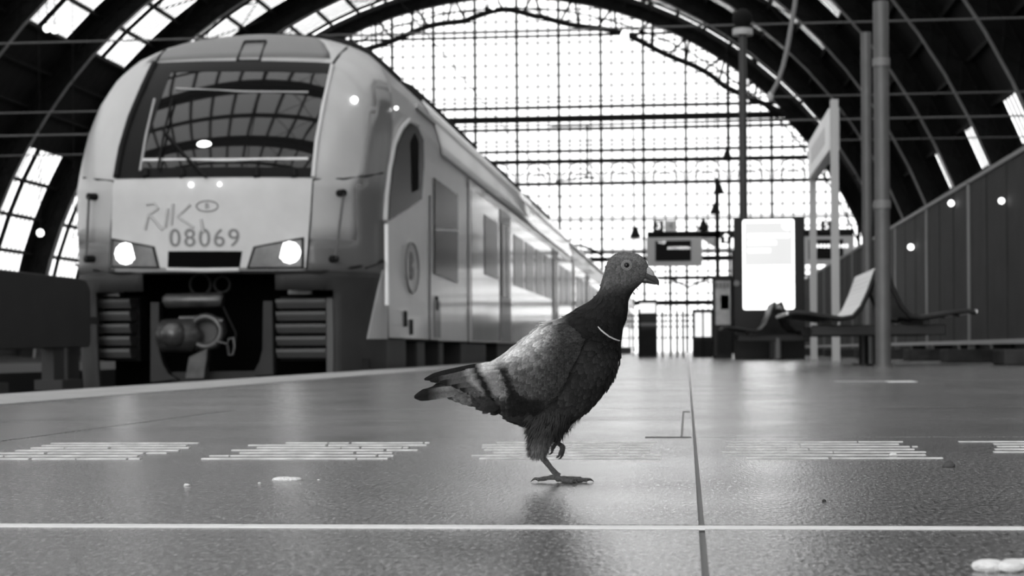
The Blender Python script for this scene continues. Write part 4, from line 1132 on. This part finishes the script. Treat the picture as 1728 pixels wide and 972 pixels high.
# coverts over the tail root
tc = MB()
for i in range(170):
    t = RF.random(); px = lerp(845, 778, t) ; py = lerp(lerp(612, 630, t), lerp(690, 668, t), RF.random())
    sgn = 1 if RF.random() < .7 else -1; y_ = BD - sgn * (lerp(.022, .007, t) + .002)
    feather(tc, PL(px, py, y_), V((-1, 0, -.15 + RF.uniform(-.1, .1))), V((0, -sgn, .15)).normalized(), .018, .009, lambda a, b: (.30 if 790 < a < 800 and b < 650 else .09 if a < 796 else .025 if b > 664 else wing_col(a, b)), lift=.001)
tc.build('tail_coverts', M_wing, tl, local=True, color=True)
# eyes
for sgn in (1, -1):
    ey = BD - sgn * .0138
    c = PL(1057.5, 447.5, ey); e0 = bpy.data.objects.new('eye', None); COL.objects.link(e0); e0.parent = pg
    MB().sphere(c, .0037, 18, 12, (1, .55, 1)).build('iris', mat('iris_orange', .10, .15, spec=.4) if sgn == 1 else bpy.data.materials['iris_orange'], e0, local=True)
    MB().sphere(c + V((0, -sgn * .0010, 0)), .0028, 16, 10, (1, .6, 1)).build('pupil', mat('pupil_black', .001, .12, spec=.3) if sgn == 1 else bpy.data.materials['pupil_black'], e0, local=True)
    rq_ = MB()
    for rr, r2 in ((.0045, .0008), (.0062, .0008)):
        rq_.tube([c + V((rr * cos(a * pi / 12), -sgn * (.0008 - .0006 * (rr > .005)), rr * .95 * sin(a * pi / 12))) for a in range(25)], r2, 6, cap=False)
    rq_.build('eye_ring', mat('eye_skin', .20, .6, noise=.4, nscale=900) if sgn == 1 else bpy.data.materials['eye_skin'], e0, local=True)
# beak
bk = bpy.data.objects.new('beak', None); COL.objects.link(bk); bk.parent = pg
def loft_px(path, name, mt, parent, n=16):
    R_ = []
    for px, py, hz, wy, tilt in path:
        c = PL(px, py, BD); up_ = V((sin(tilt), 0, cos(tilt)))
        R_.append([c + up_ * (hz / S * cos(2 * pi * j / n)) + V((0, wy * .001 * sin(2 * pi * j / n), 0)) for j in range(n)])
    return MB().loft(R_).build(name, mt, parent, local=True)
loft_px([(1083, 462, 11, 5.5, .5), (1091, 464, 9, 4.6, .55), (1099, 468, 6.8, 3.4, .6), (1105, 472, 5.4, 2.5, .65), (1109, 476, 4, 1.7, .8), (1111, 480, 1.8, .9, 1.0), (1111.5, 482, .4, .3, 1.1)], 'upper_bill', M_beak, bk)
loft_px([(1082, 470, 7, 4.6, .3), (1092, 473.5, 4.6, 3.4, .35), (1100, 476.5, 3.2, 2.4, .4), (1106, 478.5, 1.8, 1.4, .4), (1109, 479.5, .5, .4, .4)], 'lower_bill', M_beak, bk)
loft_px([(1083, 453, 3, 4, .6), (1087, 454, 7, 5.8, .6), (1093, 457.5, 7.5, 5.6, .65), (1099, 462, 5.6, 4.3, .7), (1104, 467, 2, 1.8, .8)], 'cere', M_cere, bk)
# legs
def leg_tube(name, pts, rad, mt, parent, n=12, knob=.12):
    P = [V(p) for p in pts]; fp = []; fr = []
    for i in range(len(P) - 1):
        a, b, c, d = P[max(i - 1, 0)], P[i], P[i + 1], P[min(i + 2, len(P) - 1)]
        for k in range(6):
            t = k / 6; fp.append(cr(a, b, c, d, t)); fr.append(lerp(rad[i], rad[i + 1], t) * (1 + knob * cos(2 * pi * t)))
    fp.append(P[-1]); fr.append(rad[-1])
    return MB().tube(fp, fr, n).build(name, mt, parent, local=True)
lg = bpy.data.objects.new('leg', None); COL.objects.link(lg); lg.parent = pg; lg['label'] = 'standing leg with spread toes'
leg_tube('shank', [PL(908, 757), PL(911, 766), PL(922, 780), PL(934, 795), PL(943, 804)], [.0052, .0044, .0036, .0034, .0042], M_leg, lg, knob=.05)
def toe(parent, pts, rad, claw):
    leg_tube('toe', pts, rad, M_leg, parent)
    leg_tube('claw', claw, [rad[-1] * .8, rad[-1] * .55, .0002], M_claw, parent, knob=0)
X0 = PL(943, 805).x
toe(lg, [(X0 - .002, 0, .0050), (.012, -.001, .0042), (.024, -.002, .0032), (.034, -.003, .0030)], [.0040, .0031, .0030, .0026], [(.034, -.003, .0034), (.038, -.003, .0036), (.0425, -.003, .0008)])
toe(lg, [(X0 - .001, -.002, .0050), (.004, -.012, .0040), (.011, -.024, .0032), (.016, -.031, .0028)], [.0040, .0032, .0030, .0026], [(.016, -.031, .0032), (.0185, -.034, .0032), (.021, -.037, .0006)])
toe(lg, [(X0 - .001, .002, .0050), (.006, .011, .0040), (.016, .020, .0032), (.024, .027, .0028)], [.0038, .0030, .0028, .0024], [(.024, .027, .0032), (.027, .0295, .0034), (.031, .032, .0008)])
toe(lg, [(X0 + .001, 0, .0055), (-.010, .002, .0062), (-.020, .003, .0046), (-.028, .004, .0034)], [.0040, .0030, .0027, .0026], [(-.028, .004, .0040), (-.032, .0045, .0044), (-.0365, .005, .0008)])
lf = bpy.data.objects.new('leg', None); COL.objects.link(lf); lf.parent = pg; lf['label'] = 'far leg lifted under the belly'
leg_tube('shank', [PL(932, 732, .034), PL(934, 738, .034), PL(937, 743, .036), PL(940, 747, .036)], [.0044, .0038, .0032, .0034], M_leg, lf, knob=.05)
f0 = PL(940, 747, .036)
for a, b in (((.006, -.004, -.006), (.003, -.005, -.015)), ((.008, .001, -.006), (.006, .002, -.017)), ((.006, .006, -.005), (.004, .008, -.014)), ((-.005, .002, -.006), (-.006, .002, -.011))):
    A = f0 + V(a); Bq = f0 + V(b); toe(lf, [f0, A, Bq], [.0030, .0026, .0020], [Bq, Bq + V((-.002, 0, -.003)), Bq + V((-.005, 0, -.004))])
# pale strand round the neck
sp_ = []
for px, py in ((1009, 551), (1013, 556), (1020, 562), (1028, 568), (1036, 572), (1043, 574.5)):
    P0 = PL(px, py, 0); sp_.append(PL(px, py, flank(P0.x, P0.z) - .0046))
sp_.append(PL(1048, 575, BD - .004))
MB().tube(sp_, [.0006, .0009, .0010, .0010, .0010, .0010, .0007], 8).build('neck_strand', mat('pale_strand', .55, .5), pg, local=True, label='thin pale strand round the neck')
